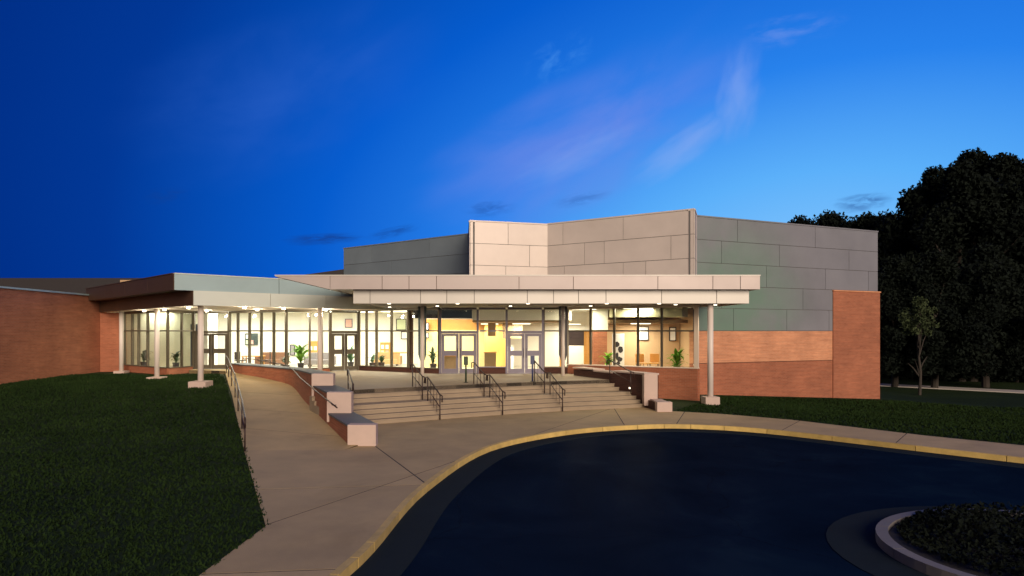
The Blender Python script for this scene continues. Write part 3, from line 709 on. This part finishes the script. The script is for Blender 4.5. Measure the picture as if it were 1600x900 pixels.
def column(par, x, y, z0, z1, fins=False, foot=None, r=.115, fin=M_DARK):
    sh = MB().tube([(x, y, z0), (x, y, z1)], r, 18).build('column', M_WHITE, par, smooth=False)
    for f in sh.data.polygons: f.use_smooth = len(f.vertices) == 4
    if foot: 
        h, wd = foot
        MB().box(x-wd/2, x+wd/2, y-wd/2, y+wd/2, z0-.3, z0+h).build('footing', M_STONE, sh, bevel=.015)
    if fins:
        for s in (-1, 1):
            MB().add([(x+s*(r+.01), y-.04, z0+.75), (x+s*(r+.02), y-.04, z0+.75), (x+s*(r+.11), y-.04, z0+1.05), (x+s*(r+.11), y-.04, z1), (x+s*(r+.01), y-.04, z1),
                      (x+s*(r+.01), y+.04, z0+.75), (x+s*(r+.02), y+.04, z0+.75), (x+s*(r+.11), y+.04, z0+1.05), (x+s*(r+.11), y+.04, z1), (x+s*(r+.01), y+.04, z1)],
                     [(0, 1, 2, 3, 4), (9, 8, 7, 6, 5), (0, 5, 6, 1), (1, 6, 7, 2), (2, 7, 8, 3), (3, 8, 9, 4), (4, 9, 5, 0)]).build('fin', fin, sh)
    return sh
column(mc, -3.3, 31.4, 1.0, zS+.02, True, None, .09, M_TEAL)
column(mc, 3.6, 31.4, 1.0, zS+.02, True, None, .09)
column(mc, X(1110, 28.0), 28.0, .05, zS+.02, False, (.28, .62), .125)
MB().tube([(X(641, 33.9), 34.2, 1.0), (X(641, 33.9), 34.2, 4.39)], .13, 14).build('column', M_BRONZE, mc)

# left canopy
lc = thing('side_canopy', 'silver and brown two-tier metal canopy angled over the left lobby glass', 'canopy', (-15, 34, 4.4))
dF = V2(.77, .64).normalized(); dS = V2(-.707, .707)
A = V2(-12.96, 28.0); U = V2(-13.6, 27.6)
lS, lM, lT = 4.32, 4.965, 5.66
Fe = A+dF*12.2; Se = A+dS*15.2
MB().prism([tuple(A+V2(0, .06)), tuple(Fe), (-3.4, 36.0), (-7.3, 36.1), (-8.85, 35.3), (-10.8, 34.3), (-14.9, 37.0), (-17.1, 37.0), (-17.7, 35.3), (-23.3, 39.9), tuple(Se+V2(.05, .05))], lS+.02, lM).build('soffit', M_SOFF, lc)
UF = U+dF*13; US = U+dS*14.4
MB().prism([tuple(U+V2(0, .06)), tuple(UF), (-3.2, 38), (-23.3, 41.4), tuple(US+V2(.04, .04))], lM+.001, lT-.04).build('roof_deck', M_BRONZE, lc)
fascia(lc, tuple(A), tuple(Fe), lS, lM-.012, [3.4, 6.2, 9.0], M_SILV2)
fascia(lc, tuple(U), tuple(UF), lM, lT, [4.6, 9.2], M_SILV)
fascia(lc, tuple(A), tuple(Se), lS, lM-.012, [3.6, 7.2, 10.8], M_BRONZE)
fascia(lc, tuple(U), tuple(US), lM, lT, [3.4, 6.9, 10.4], M_BRONZE)
MB().seg(tuple(U), tuple(UF), 0, 13, lT+.001, lT+.045, -.1, .07).build('drip_edge', M_SILV2, lc)
MB().seg(tuple(U), tuple(US), .1, 14.4, lT+.001, lT+.045, -.1, .07).build('drip_edge', M_BRONZE, lc)
for s in (2.2, 4.1, 6.2): q = A+dF*s+V2(-.3, .8); downlight(lc, q.x, q.y, lS, 40, (1, .88, .66), drum=True)
for s in (2.5, 5.8, 9.0): q = A+dS*s+V2(.35, .8); downlight(lc, q.x, q.y, lS, 32, (1, .88, .66), drum=True)
for q in ((-12.2, 33.6), (-8.6, 33.6), (-15.6, 35.3)): downlight(lc, *q, lS, 40, (1, .88, .66), drum=True)
column(lc, -13.0, 28.8, .72, lS+.02, False, (.22, .78), .125)
column(lc, -17.1, 32.9, .74, lS+.02, False, (.10, .72), .12)
column(lc, -21.4, 37.2, .80, lS+.02, False, (.08, .6), .12)
column(lc, -8.6, 32.45, 1.0, lS+.02, False, None, .12)

# ------------------------------------------------------------------ handrails and posts
def handrail(name, pts, label, group=None, nb=0, two=True):
    """tubular handrail: pts = ground points with z; posts at ends and a mid rail"""
    b = thing(name, label, 'handrail', pts[0], group)
    P = [Vector(p) for p in pts]; up = Vector((0, 0, .9))
    d0 = (P[1]-P[0]).normalized(); d1 = (P[-1]-P[-2]).normalized()
    top = [P[0]-Vector((d0.x, d0.y, 0))*.2+up*.72, P[0]-Vector((d0.x, d0.y, 0))*.22+up*.97]+[p+up for p in P]+[P[-1]+Vector((d1.x, d1.y, 0))*.22+up*.97, P[-1]+Vector((d1.x, d1.y, 0))*.22+up*.72]
    MB().tube(top, .025, 8).build('rail', M_RAIL, b, smooth=True)
    if two: MB().tube([p+up*.5 for p in P], .018, 8).build('rail', M_RAIL, b, smooth=True)
    for p in P: MB().tube([p-Vector((0, 0, .05)), p+up], .022, 8).build('post', M_RAIL, b, smooth=True)
    for i in range(len(P)-1):
        n = nb
        for j in range(1, n+1):
            q = P[i].lerp(P[i+1], j/(n+1)); MB().tube([q+up*.12, q+up*.98], .010, 6).build('baluster', M_RAIL, b)
    return b
def stair_rails(u0, x_top, lab):
    i = min(range(len(SB)), key=lambda k: abs(SB[k].x-u0)); p = SB[i]; t = (SB[min(i+1, len(SB)-1)]-SB[i-1]).normalized(); n = V2(-t.y, t.x)
    g = lambda off, z: (p.x+n.x*off, p.y+n.y*off, z)
    handrail('stair_handrail', [g(-.12, 0.0), g(.95, .571)], 'dark steel handrail on the lower flight, '+lab, 'stair handrails', 3)
    handrail('stair_handrail', [g(1.45, .571), g(2.4, 1.0)], 'dark steel handrail on the upper flight, '+lab, 'stair handrails', 2)
stair_rails(-2.13, 0, 'left one of the three pairs'); stair_rails(.55, 0, 'middle one of the three pairs'); stair_rails(3.1, 0, 'right one of the three pairs')
ra = ramp
handrail('ramp_handrail', [(-6.5, 17.0, 0), (-7.7, 19.9, ra(0, 19.9)), (-9.0, 22.9, ra(0, 22.9)), (-10.3, 25.9, ra(0, 25.9)), (-11.7, 29, ra(0, 29)), (-13.1, 32.1, ra(0, 32.1)), (-13.9, 33.8, .98)], 'long dark handrail on posts along the lawn side of the ramp', nb=0)
# rail fixed to the ramp side of the brick wall
wr = thing('wall_handrail', 'dark handrail fixed on the ramp side of the stepped brick wall', 'handrail', (-6, 22, 0))
pp = [Vector((p.x-.12, p.y-.05, ra(p.x, p.y)+.88)) for p in RWs if 18.2 < p.y < 33]
MB().tube(pp, .022, 8).build('rail', M_RAIL, wr, smooth=True)
for p in pp[::3]: MB().tube([p, p+Vector((.05, 0, -.08)), p+Vector((.16, .06, -.08))], .012, 6).build('bracket', M_RAIL, wr)
# short rail on stair side of that wall
handrail('stair_handrail', [(-4.9, 22.9, .43), (-5.35, 24.2, .85)], 'dark short handrail beside the stone blocks at the left end of the stairs', 'stair handrails', 0)
handrail('stair_handrail', [(6.0, 27.2, .57), (5.35, 28.5, 1.0)], 'dark short handrail beside the dark brick wall at the right end of the stairs', 'stair handrails', 0)
def opener(x, y, m, lab):
    b = thing('door_opener_post', lab, 'post', (x, y, 1.0), 'push-button posts before the doors')
    MB().tube([(x, y, 1.0), (x, y, 2.0)], .04, 10).build('post', m, b, smooth=True)
    MB().box(x-.09, x+.09, y-.06, y+.06, 1.75, 2.12).build('button_box', m, b, bevel=.01)
    MB().tube([(x, y, 1.0), (x, y, 1.02)], .1, 12).build('base_plate', M_DARK, b)
opener(X(728, 27.2), 27.2, mat('dark_green_paint', (.02, .045, .02), .4), 'dark green push-button post in front of the left main doors')
opener(X(832, 27.8), 27.8, mat('dark_blue_paint', (.03, .04, .12), .4), 'dark blue push-button post in front of the right main doors')

# ------------------------------------------------------------------ things in the lobby
def leaf_strip(mb, base, az, L, wd, el0, droop, n=5):
    p = Vector(base); el = el0; prev = None; side = Vector((-math.sin(az), math.cos(az), 0))
    for i in range(n+1):
        t = i/n; ww = wd*math.sin(math.pi*(.12+.86*t))*(1-.3*t)
        l, r = p-side*ww/2, p+side*ww/2
        if prev: mb.add([prev[0], prev[1], r, l], [(0, 1, 2, 3)])
        prev = (l, r); p = p+Vector((math.cos(az)*math.cos(el), math.sin(az)*math.cos(el), math.sin(el)))*L/n; el -= droop/n
def potted(x, y, z, h, lab, m=M_LEAFI, potc=M_DARK, wide=.5, n=34, seed=1, wide_leaf=True):
    rnd = random.Random(seed)
    b = thing('potted_plant', lab, 'plant', (x, y, z), 'potted plants in the lobby')
    MB().tube([(x, y, z), (x, y, z+.02), (x, y, z+.34)], [.13, .15, .20], 14).build('pot', potc, b)
    mb = MB()
    for i in range(n):
        zb = z+.33+rnd.random()*h*.45
        leaf_strip(mb, (x+rnd.uniform(-.05, .05), y+rnd.uniform(-.05, .05), zb), rnd.uniform(0, 6.28), wide*rnd.uniform(.7, 1.3)*(.6+.5*h), (.17 if wide_leaf else .10)*(.7+h*.3), rnd.uniform(.7, 1.4), rnd.uniform(.8, 2.2))
    MB.build(mb, 'foliage', m, b)
    st_ = MB(); 
    for i in range(3): st_.tube([(x+i*.03-.03, y, z+.3), (x+i*.06-.06, y, z+.3+h*.5)], .012, 5)
    st_.build('stem', M_LEAF, b)
potted(X(470, 37.2), 37.2, 1.0, 1.55, n=54, wide=.6, lab= 'tall bright green palm in a black pot behind the left lobby glass', seed=2)
potted(X(447, 35.0), 35.0, 1.0, .75, 'small dark green plant close to the glass left of the tall palm', mat('deep_leaf', (.05, .12, .05), .6), seed=3, n=26)
potted(X(950, 33.6), 33.6, 1.0, 1.05, 'bright green plant in front of the brick pier in the bay', seed=4, n=28)
potted(X(1058, 31.6), 31.6, 1.0, 1.45, 'large bright green fern in the right corner of the glazed bay', seed=5, n=44)
potted(X(275, 37.6), 37.6, 1.0, .9, 'dark plant behind the brown-framed glass left of the side door', mat('dim_leaf', (.04, .08, .03), .6), seed=6)
potted(X(225, 38.6), 38.6, 1.0, 1.2, 'dark leafy plant behind the narrow panes at the far left', mat('dim_leaf', (.04, .08, .03), .6), seed=7)
potted(X(548, 38.4), 38.4, 1.0, 1.3, 'slim green plant seen through the right leaf of the middle door', mat('deep_leaf', (.05, .12, .05), .6), seed=8, n=24)
potted(X(582, 37.6), 37.6, 1.0, .55, 'low green plant on the floor behind the curved glass', mat('deep_leaf', (.05, .12, .05), .6), seed=9, n=22)
potted(X(677, 36.4), 36.4, 1.0, 1.1, 'green plant beside the left leaf of the main doors', mat('deep_leaf', (.05, .12, .05), .6), seed=10, n=26)
potted(X(596, 37.9), 37.9, 1.0, .5, 'low green plant right of its twin behind the curved glass', mat('deep_leaf', (.05, .12, .05), .6), seed=11, n=22)
def picture(x, y, z, wd, h, lab, inner, outer=M_DARK, name='framed_picture'):
    b = thing(name, lab, 'picture', (x, y, z)); t = .05
    MB().box(x-wd/2, x+wd/2, y-.03, y, z-h/2, z-h/2+t).box(x-wd/2, x+wd/2, y-.03, y, z+h/2-t, z+h/2).box(x-wd/2, x-wd/2+t, y-.03, y, z-h/2+t, z+h/2-t).box(x+wd/2-t, x+wd/2, y-.03, y, z-h/2+t, z+h/2-t).build('frame', outer, b)
    MB().box(x-wd/2+t, x+wd/2-t, y-.018, y-.005, z-h/2+t, z+h/2-t).build('print', inner, b)
    return b
M_PAPER = mat('white_paper', (.85, .85, .82), .6)
M_RED = mat('red_print', (.5, .04, .04), .6)
def px_pic(cx, cy, wpx, hpx, D, lab, inner, outer=M_DARK, name='framed_picture'):
    return picture(X(cx, D), D, Z(cy, D), wpx/1000*D, hpx/1000*D, lab, inner, outer, name)
px_pic(1005, 521, 17, 22, 36.85, 'white framed notice on the tan wall, left of two', M_PAPER)
px_pic(1051, 522, 11, 22, 36.85, 'narrow white framed notice on the tan wall, right of two', M_PAPER)
px_pic(1084, 524, 14, 12, 36.85, 'small red and white picture at the right end of the tan wall', M_RED, M_PAPER)
px_pic(627, 507, 16, 18, 42.3, 'square dark framed picture high on the cream back wall', mat('pale_green_print', (.6, .68, .45), .6))
px_pic(633, 524, 13, 12, 42.3, 'smaller dark framed picture just below the square one', M_PAPER)
px_pic(457, 547, 8, 17, 42.3, 'grey narrow picture on the white wall beside the tall palm', mat('grey_print', (.3, .28, .3), .6))
px_pic(545, 505, 12, 14, 42.3, 'pale picture above the middle side door', mat('rose_print', (.6, .35, .3), .6), M_ALU)
px_pic(667, 510, 7, 12, 38.5, 'little dark framed picture on the yellow wall, upper of two', M_PAPER)
px_pic(667, 524, 7, 9, 38.5, 'little dark framed picture on the yellow wall, lower of two', M_PAPER)
# black and white banner stand
D = 35.9; bx = X(966, D)
bn = thing('banner_stand', 'upright black and white poster stand against the tan wall', 'banner', (bx, D, 1.0))
MB().box(bx-.34, bx+.34, D-.02, D, 1.12, 3.05).build('banner', M_PAPER, bn)
mb = MB(); rr = random.Random(4)
for cx_, cz_, rx, rz in ((-.1, 2.45, .2, .16), (.12, 2.15, .15, .2), (-.08, 1.8, .1, .22), (.08, 1.6, .17, .16), (0, 1.4, .12, .1)):
    n_ = 14; mb.add([(bx+cx_+math.cos(2*math.pi*i/n_)*rx*rr.uniform(.75, 1.1), D-.025, cz_+math.sin(2*math.pi*i/n_)*rz*rr.uniform(.75, 1.1)) for i in range(n_)], [tuple(range(n_))])
mb.build('dark_print', M_DARK, bn)['kind'] = 'stuff'
MB().box(bx-.38, bx+.38, D-.08, D+.08, 1.0, 1.12).build('base', M_DARK, bn)
def table(x, y, wd, dp, h, lab, m):
    b = thing('lobby_table', lab, 'table', (x, y, 1.0))
    MB().box(x-wd/2, x+wd/2, y-dp/2, y+dp/2, 1+h-.05, 1+h).build('tabletop', m, b, bevel=.008)
    for sx in (-1, 1):
        for sy_ in (-1, 1):
            cx_, cy_ = x+sx*(wd/2-.07), y+sy_*(dp/2-.07); MB().box(cx_-.03, cx_+.03, cy_-.03, cy_+.03, 1.0, 1+h-.051).build('leg', m, b)
table(X(396, 38.2), 38.2, 1.2, .7, .72, 'brown wooden table behind the angled left glass', M_ORANGE)
table(X(628, 37.5), 37.5, 1.3, .7, .95, 'honey wood table behind the curved glass near the brown column', M_ORANGE)
def chair(x, y, rot, lab, m):
    b = thing('lobby_chair', lab, 'chair', (x, y, 1.0), 'chairs in the lobby')
    MB().box(x-.25, x+.25, y-.25, y+.25, 1.42, 1.47).build('seat', m, b, bevel=.01)
    MB().box(x-.25, x+.25, y+.2, y+.25, 1.49, 1.95).build('backrest', m, b, bevel=.01)
    for sx in (-1, 1):
        for sy_ in (-1, 1): MB().tube([(x+sx*.22, y+sy_*.22, 1.0), (x+sx*.22, y+sy_*.22, 1.42)], .018, 6).build('leg', M_DARK, b)
    b.rotation_euler = (0, 0, rot)
chair(X(1003, 34.5), 34.5, .3, 'honey wood chair under the white notice in the bay', M_ORANGE)
chair(X(1022, 34.8), 34.8, -.4, 'honey wood chair nearest the tall fern in the bay', M_ORANGE)
chair(X(376, 38.0), 38.0, 1.3, 'dark chair at the left end of the brown wooden table', M_DARK)
chair(X(416, 38.4), 38.4, -1.3, 'dark chair at the right end of the brown wooden table', M_DARK)
def sofa(x, y, wd, lab, m):
    b = thing('lobby_sofa', lab, 'sofa', (x, y, 1.0), 'sofas in the lobby')
    MB().box(x-wd/2, x+wd/2, y-.4, y+.3, 1.12, 1.42).build('seat', m, b, bevel=.03); MB().box(x-wd/2, x+wd/2, y+.31, y+.5, 1.12, 1.85).build('backrest', m, b, bevel=.03)
    for sx in (-1, 1): MB().box(x+sx*(wd/2+.08)-.07, x+sx*(wd/2+.08)+.07, y-.4, y+.5, 1.1, 1.62).build('armrest', m, b, bevel=.03)
    for sx in (-1, 1): MB().box(x+sx*wd*.42-.03, x+sx*wd*.42+.03, y-.35, y+.4, 1.0, 1.119).build('leg', M_DARK, b)
sofa(X(500, 39.6), 39.6, 1.5, 'grey sofa against the back of the lobby left of the middle side door', mat('grey_fabric', (.22, .2, .2), .9))
sofa(X(425, 40.2), 40.2, 1.6, 'brown sofa behind the wooden table in the left lobby', mat('brown_fabric', (.18, .09, .05), .9))
sofa(X(606, 40.4), 40.4, 1.4, 'tan sofa behind the low plants in the curved glass', mat('tan_fabric', (.4, .26, .12), .9))
def board(cx, cy, wp, hp_, D, lab, m):
    b = thing('notice_board', lab, 'notice board', (X(cx, D), D, Z(cy, D)))
    w2, h2 = wp/2000*D, hp_/2000*D; x_, z_ = X(cx, D), Z(cy, D)
    MB().box(x_-w2, x_+w2, D-.03, D, z_-h2, z_+h2).build('board', m, b)
    r_ = random.Random(int(cx)); n = 0
    for i in range(int(w2*2/.3)):
        for j in range(int(h2*2/.36)):
            if r_.random() < .75:
                xx = x_-w2+.16+i*.3; zz = z_-h2+.19+j*.36; MB().box(xx-.1, xx+.1, D-.036, D-.031, zz-.13, zz+.13).build('sheet', random.Random(i*7+j).choice([M_PAPER, M_PAPER, MATS['rose_print'], MATS['pale_green_print'], MATS['grey_print']]), b)
board(493, 545, 22, 24, 42.3, 'notice board with pinned sheets on the back wall right of the tall palm', M_ORANGE)
board(393, 530, 20, 18, 42.3, 'notice board with pinned sheets above the brown wooden table', M_TEAL)
board(602, 545, 16, 20, 42.3, 'notice board with pinned sheets behind the curved glass', M_ORANGE)
# reception desk between main doors
D = 35.6; b = thing('reception_desk', 'brown reception desk between the two main door pairs', 'desk', (X(766, D), D, 1.0))
MB().box(X(757, D), X(775, D), D, D+.6, 1.0, 1.98).build('desk_front', M_BROWN, b); MB().box(X(756, D), X(776, D), D-.05, D+.65, 1.981, 2.03).build('desk_top', M_ORANGE, b)
D = 36.6; b = thing('display_shelf', 'wooden shelf unit seen through the left main doors', 'shelf', (X(702, D), D, 1.0))
MB().box(X(690, D), X(714, D), D, D+.35, 1.0, 1.75).build('cabinet', M_BROWN, b); MB().box(X(689, D), X(715, D), D-.03, D+.38, 1.751, 1.80).build('top', M_ORANGE, b)

# ------------------------------------------------------------------ trees
def make_crown(seed, H, R, n, leaf, flat=.9, base=.12):
    rnd = np.random.default_rng(seed); C_ = []
    nb = 46
    for i in range(nb):
        z = rnd.uniform(base, 1.0); prof = math.sin(math.pi*min(1, (z-base*.4)*1.02+.06))**.55*(1.0 if z < .6 else 1-.55*(z-.6)/.4)
        a = rnd.uniform(0, 2*math.pi); r = R*prof*rnd.uniform(.25, .9)
        C_.append((math.cos(a)*r, math.sin(a)*r, H*z, R*rnd.uniform(.13, .36)))
    C_ = np.array(C_); k = rnd.integers(0, nb, n)
    d = rnd.normal(size=(n, 3)); d /= np.linalg.norm(d, axis=1)[:, None]; rad = rnd.uniform(.35, 1.08, n)**.7
    c = C_[k, :3]+d*(C_[k, 3]*rad)[:, None]*np.array([1, 1, flat])
    u = rnd.normal(size=(n, 3)); u /= np.linalg.norm(u, axis=1)[:, None]; v = np.cross(u, rnd.normal(size=(n, 3))); v /= np.linalg.norm(v, axis=1)[:, None]
    s = leaf*rnd.uniform(.6, 1.3, n)[:, None]
    vs = np.stack([c-u*s, c-v*s*.55, c+u*s, c+v*s*.55], 1).reshape(-1, 3)
    me = bpy.data.meshes.new('crown'); me.vertices.add(len(vs)); me.vertices.foreach_set('co', vs.ravel())
    me.loops.add(len(vs)); me.loops.foreach_set('vertex_index', np.arange(len(vs))); me.polygons.add(n)
    me.polygons.foreach_set('loop_start', np.arange(0, 4*n, 4)); me.polygons.foreach_set('loop_total', np.full(n, 4)); me.update(); me.validate()
    return me, C_
def make_tree(name, seed, H, R, n, leaf, m, label, cat, loc, group=None, base=.15, flat=.9):
    t = thing(name, label, cat, loc, group)
    me, C_ = make_crown(seed, H, R, n, leaf, flat, base); me.materials.append(m)
    c = bpy.data.objects.new('crown', me); COL.objects.link(c); c.parent = t
    mb = MB(); rr = random.Random(seed); r0 = H*.018+.05
    mb.tube([(0, 0, -.4), (0.1, 0, H*.25), (-.05, .1, H*.55), (.1, 0, H*.9)], [r0*1.2, r0*.9, r0*.6, r0*.15], 9)
    for i in range(min(12, len(C_))):
        cc = C_[i]; z0 = max(H*.15, cc[2]*.6); mb.tube([(0, 0, z0), (cc[0]*.5, cc[1]*.5, z0+(cc[2]-z0)*.6), (cc[0], cc[1], cc[2])], [r0*.4, r0*.25, r0*.08], 6)
    tr = mb.build('trunk', M_BARK, None); tr.parent = t
    return t
GR = 'dark trees beyond the right end of the hall'
T0 = make_tree('broadleaf_tree', 11, 17, 5.2, 30000, .17, M_LEAF, 'tallest dark tree beside the right end of the hall', 'tree', (39.0, 57, -1.2), GR, .1)
T1 = make_tree('broadleaf_tree', 12, 14, 5.0, 26000, .17, M_LEAF, 'dark tree whose crown shows just above the roof at the right', 'tree', (33, 66, -1.2), GR, .1)
T2 = make_tree('broadleaf_tree', 13, 12, 4.6, 24000, .17, M_LEAF, 'dark tree rising behind the middle of the right roof', 'tree', (29, 70, -1.2), GR, .1)
spots = [(1198, 74, 1, 347), (1250, 71, 2, 327), (1300, 72, 1, 312), (1352, 68, 2, 322), (1388, 66, 1, 314), (1428, 60, 2, 278), (1398, 50.5, 2, 390), (1520, 62, 0, 228), (1520, 56, 1, 250), (1565, 60, 0, 235), (1610, 55, 1, 255), (1660, 60, 0, 240), (1462, 70, 0, 255), (1490, 68, 1, 245), (1590, 70, 0, 245), (1720, 58, 1, 250), (1460, 49, 2, 380), (1540, 50, 2, 370)]
HS = [18.2, 15.2, 13.2]
words_ = ['first dark crown from the left above the hall roof', 'second dark crown from the left above the hall roof', 'third dark crown from the left above the hall roof', 'fourth dark crown from the left above the hall roof', 'dark crown over the right corner of the hall roof', 'dark tree just right of the hall corner', 'low dark tree filling the gap at the hall corner', 'tall dark tree behind the pale green shrub', 'dark broad tree right of the tallest tree', 'dark tall tree toward the right side of the grounds', 'dark tree standing over the right end of the path', 'dark tree near the far right edge', 'dark tree deep in the wood behind the tallest one', 'dark high tree deep in the wood to the right', 'dark tree deep in the wood at the far right', 'last dark tree beyond the far right edge', 'low dark tree in front of the wood by the path', 'low dark spreading tree in front of the wood at far right']
PR = [T0, T1, T2]
rr = random.Random(5)
for (p, D, k, yt), lb in zip(spots, words_):
    s = (Z(yt, D)+1.25)/HS[k]
    copy_thing(PR[k], (X(p, D), D, -1.25), rr.uniform(0, 6), (min(s, 1.15), min(s, 1.15), s), lb)
T1.location = (X(1328, 76), 76, -1.2); T1.scale.z = (Z(326, 76)+1.2)/HS[1]; T2.location = (X(1232, 78), 78, -1.2); T2.scale.z = (Z(338, 78)+1.2)/HS[2]; T0.location = (X(1500, 56), 56, -1.2); T0.scale.z = (Z(246, 56)+1.2)/HS[0]
make_tree('shrub', 31, 2.6, 1.3, 2600, .09, M_LEAFP, 'pale green small leafy tree, painted as lamplit, against the dark wood at the right', 'shrub', (X(1436, 44), 44, zright(29, 44)+1.9), None, .15).location.z = zright(29, 44)
# give the pale shrub a clear stem so its crown sits at head height
sh_ = [o for o in bpy.data.objects if o.name.startswith('shrub')][0]
for ch in sh_.children:
    if ch.name.startswith('crown'): ch.location.z = 3.9
    else: ch.scale.z = 2.4
# undergrowth in front of the wood
U0 = make_tree('bush', 41, 3.2, 2.6, 4200, .16, M_LEAF, 'dark low bush under the trees nearest the hall corner', 'bush', (34, 58, -1.2), 'dark bushes at the foot of the wood', .02)
for i, (p, D) in enumerate([(1400, 60), (1425, 58), (1450, 59), (1478, 57), (1505, 58), (1532, 56), (1560, 57), (1590, 55), (1620, 56)]):
    copy_thing(U0, (X(p, D), D, -1.25), rr.uniform(0, 6), (1.1, 1.1, rr.uniform(.9, 1.3)), None)
bs_ = sorted([o for o in bpy.data.objects if o.name.startswith('bush')], key=lambda o: o.location.x/o.location.y)
for o_, q in zip(bs_, ('first', 'second', 'third', 'fourth', 'fifth', 'sixth', 'seventh', 'eighth', 'ninth', 'last')): o_['label'] = 'dark low bush at the foot of the wood, %s from the hall corner' % q

# low ground cover in the island
me, _c = make_crown(77, .32, 1.75, 9000, .045, .5, .0); me.materials.append(M_LEAF)
rnd_ = np.random.default_rng(8); n_ = 9000
rr_ = 1.95*np.sqrt(rnd_.random(n_)); aa_ = rnd_.uniform(0, 2*math.pi, n_); cen = np.stack([rr_*np.cos(aa_), rr_*np.sin(aa_), .08+.22*rnd_.random(n_)*(.5+.5*np.sin(rr_*3+aa_*2))], 1)
co_ = np.empty(n_*12); me.vertices.foreach_get('co', co_); co_ = co_.reshape(n_, 4, 3); co_ = co_-co_.mean(1, keepdims=True)+cen[:, None, :]
me.vertices.foreach_set('co', co_.ravel()); me.update()
gc = bpy.data.objects.new('ground_cover', me); COL.objects.link(gc); gc.parent = isl; gc['kind'] = 'stuff'; gc.location = (.05, -.2, .05)

# ------------------------------------------------------------------ grass blades
def blades(poly_test, x0, x1, y0, y1, n, zf, name, hh=(.02, .055)):
    rnd = np.random.default_rng(3); pts = []
    while len(pts) < n:
        xs = rnd.uniform(x0, x1, 20000); ys = y0+(y1-y0)*rnd.uniform(0, 1, 20000)**1.5
        for x, y in zip(xs, ys):
            if poly_test(x, y): pts.append((x, y, zf(x, y)))
            if len(pts) >= n: break
    P = np.array(pts); a = rnd.uniform(0, 2*math.pi, n); h = rnd.uniform(*hh, n); ww = .008+.010*rnd.random(n)
    ww = ww*(1+P[:, 1]/16); h = h*(1+P[:, 1]/40)
    sd_ = np.stack([np.cos(a), np.sin(a), np.zeros(n)], 1)*ww[:, None]; ln_ = np.stack([rnd.normal(0, .03, n), rnd.normal(0, .03, n), h], 1)
    vs = np.stack([P-sd_, P+sd_, P+ln_], 1).reshape(-1, 3)
    me = bpy.data.meshes.new(name); me.vertices.add(3*n); me.vertices.foreach_set('co', vs.ravel()); me.loops.add(3*n); me.loops.foreach_set('vertex_index', np.arange(3*n))
    me.polygons.add(n); me.polygons.foreach_set('loop_start', np.arange(0, 3*n, 3)); me.polygons.foreach_set('loop_total', np.full(n, 3)); me.update(); me.materials.append(M_BLADE)
    o = bpy.data.objects.new(name, me); COL.objects.link(o); o['kind'] = 'stuff'; return o
def inpoly(poly):
    def f(x, y):
        c = False; j = len(poly)-1
        for i in range(len(poly)):
            xi, yi = poly[i]; xj, yj = poly[j]
            if (yi > y) != (yj > y) and x < (xj-xi)*(y-yi)/(yj-yi)+xi: c = not c
            j = i
        return c
    return f
tl = inpoly([(-6.55, 17.25), (-3.62, 10.52), (-3.76, 8.4), (-4.02, 6), (-20, 6), (-28, 30), (-23, 37), (-18, 34.6), (-17.4, 35.0), (-14.9, 35.2), (-13.7, 33), (-10.55, 26)])
g1 = blades(tl, -26, -3.5, 6.5, 36, 110000, zleft, 'grass')
tr_ = inpoly([(7.5, 25.8), (8.9, 24.9), (11.0, 23.2), (13.4, 19.8), (16.4, 16.6), (22, 16), (36, 36), (24, 37.6), (10.8, 32.4), (10.0, 29.4)])
g2 = blades(tr_, 7, 34, 16.5, 38, 60000, zright, 'grass')
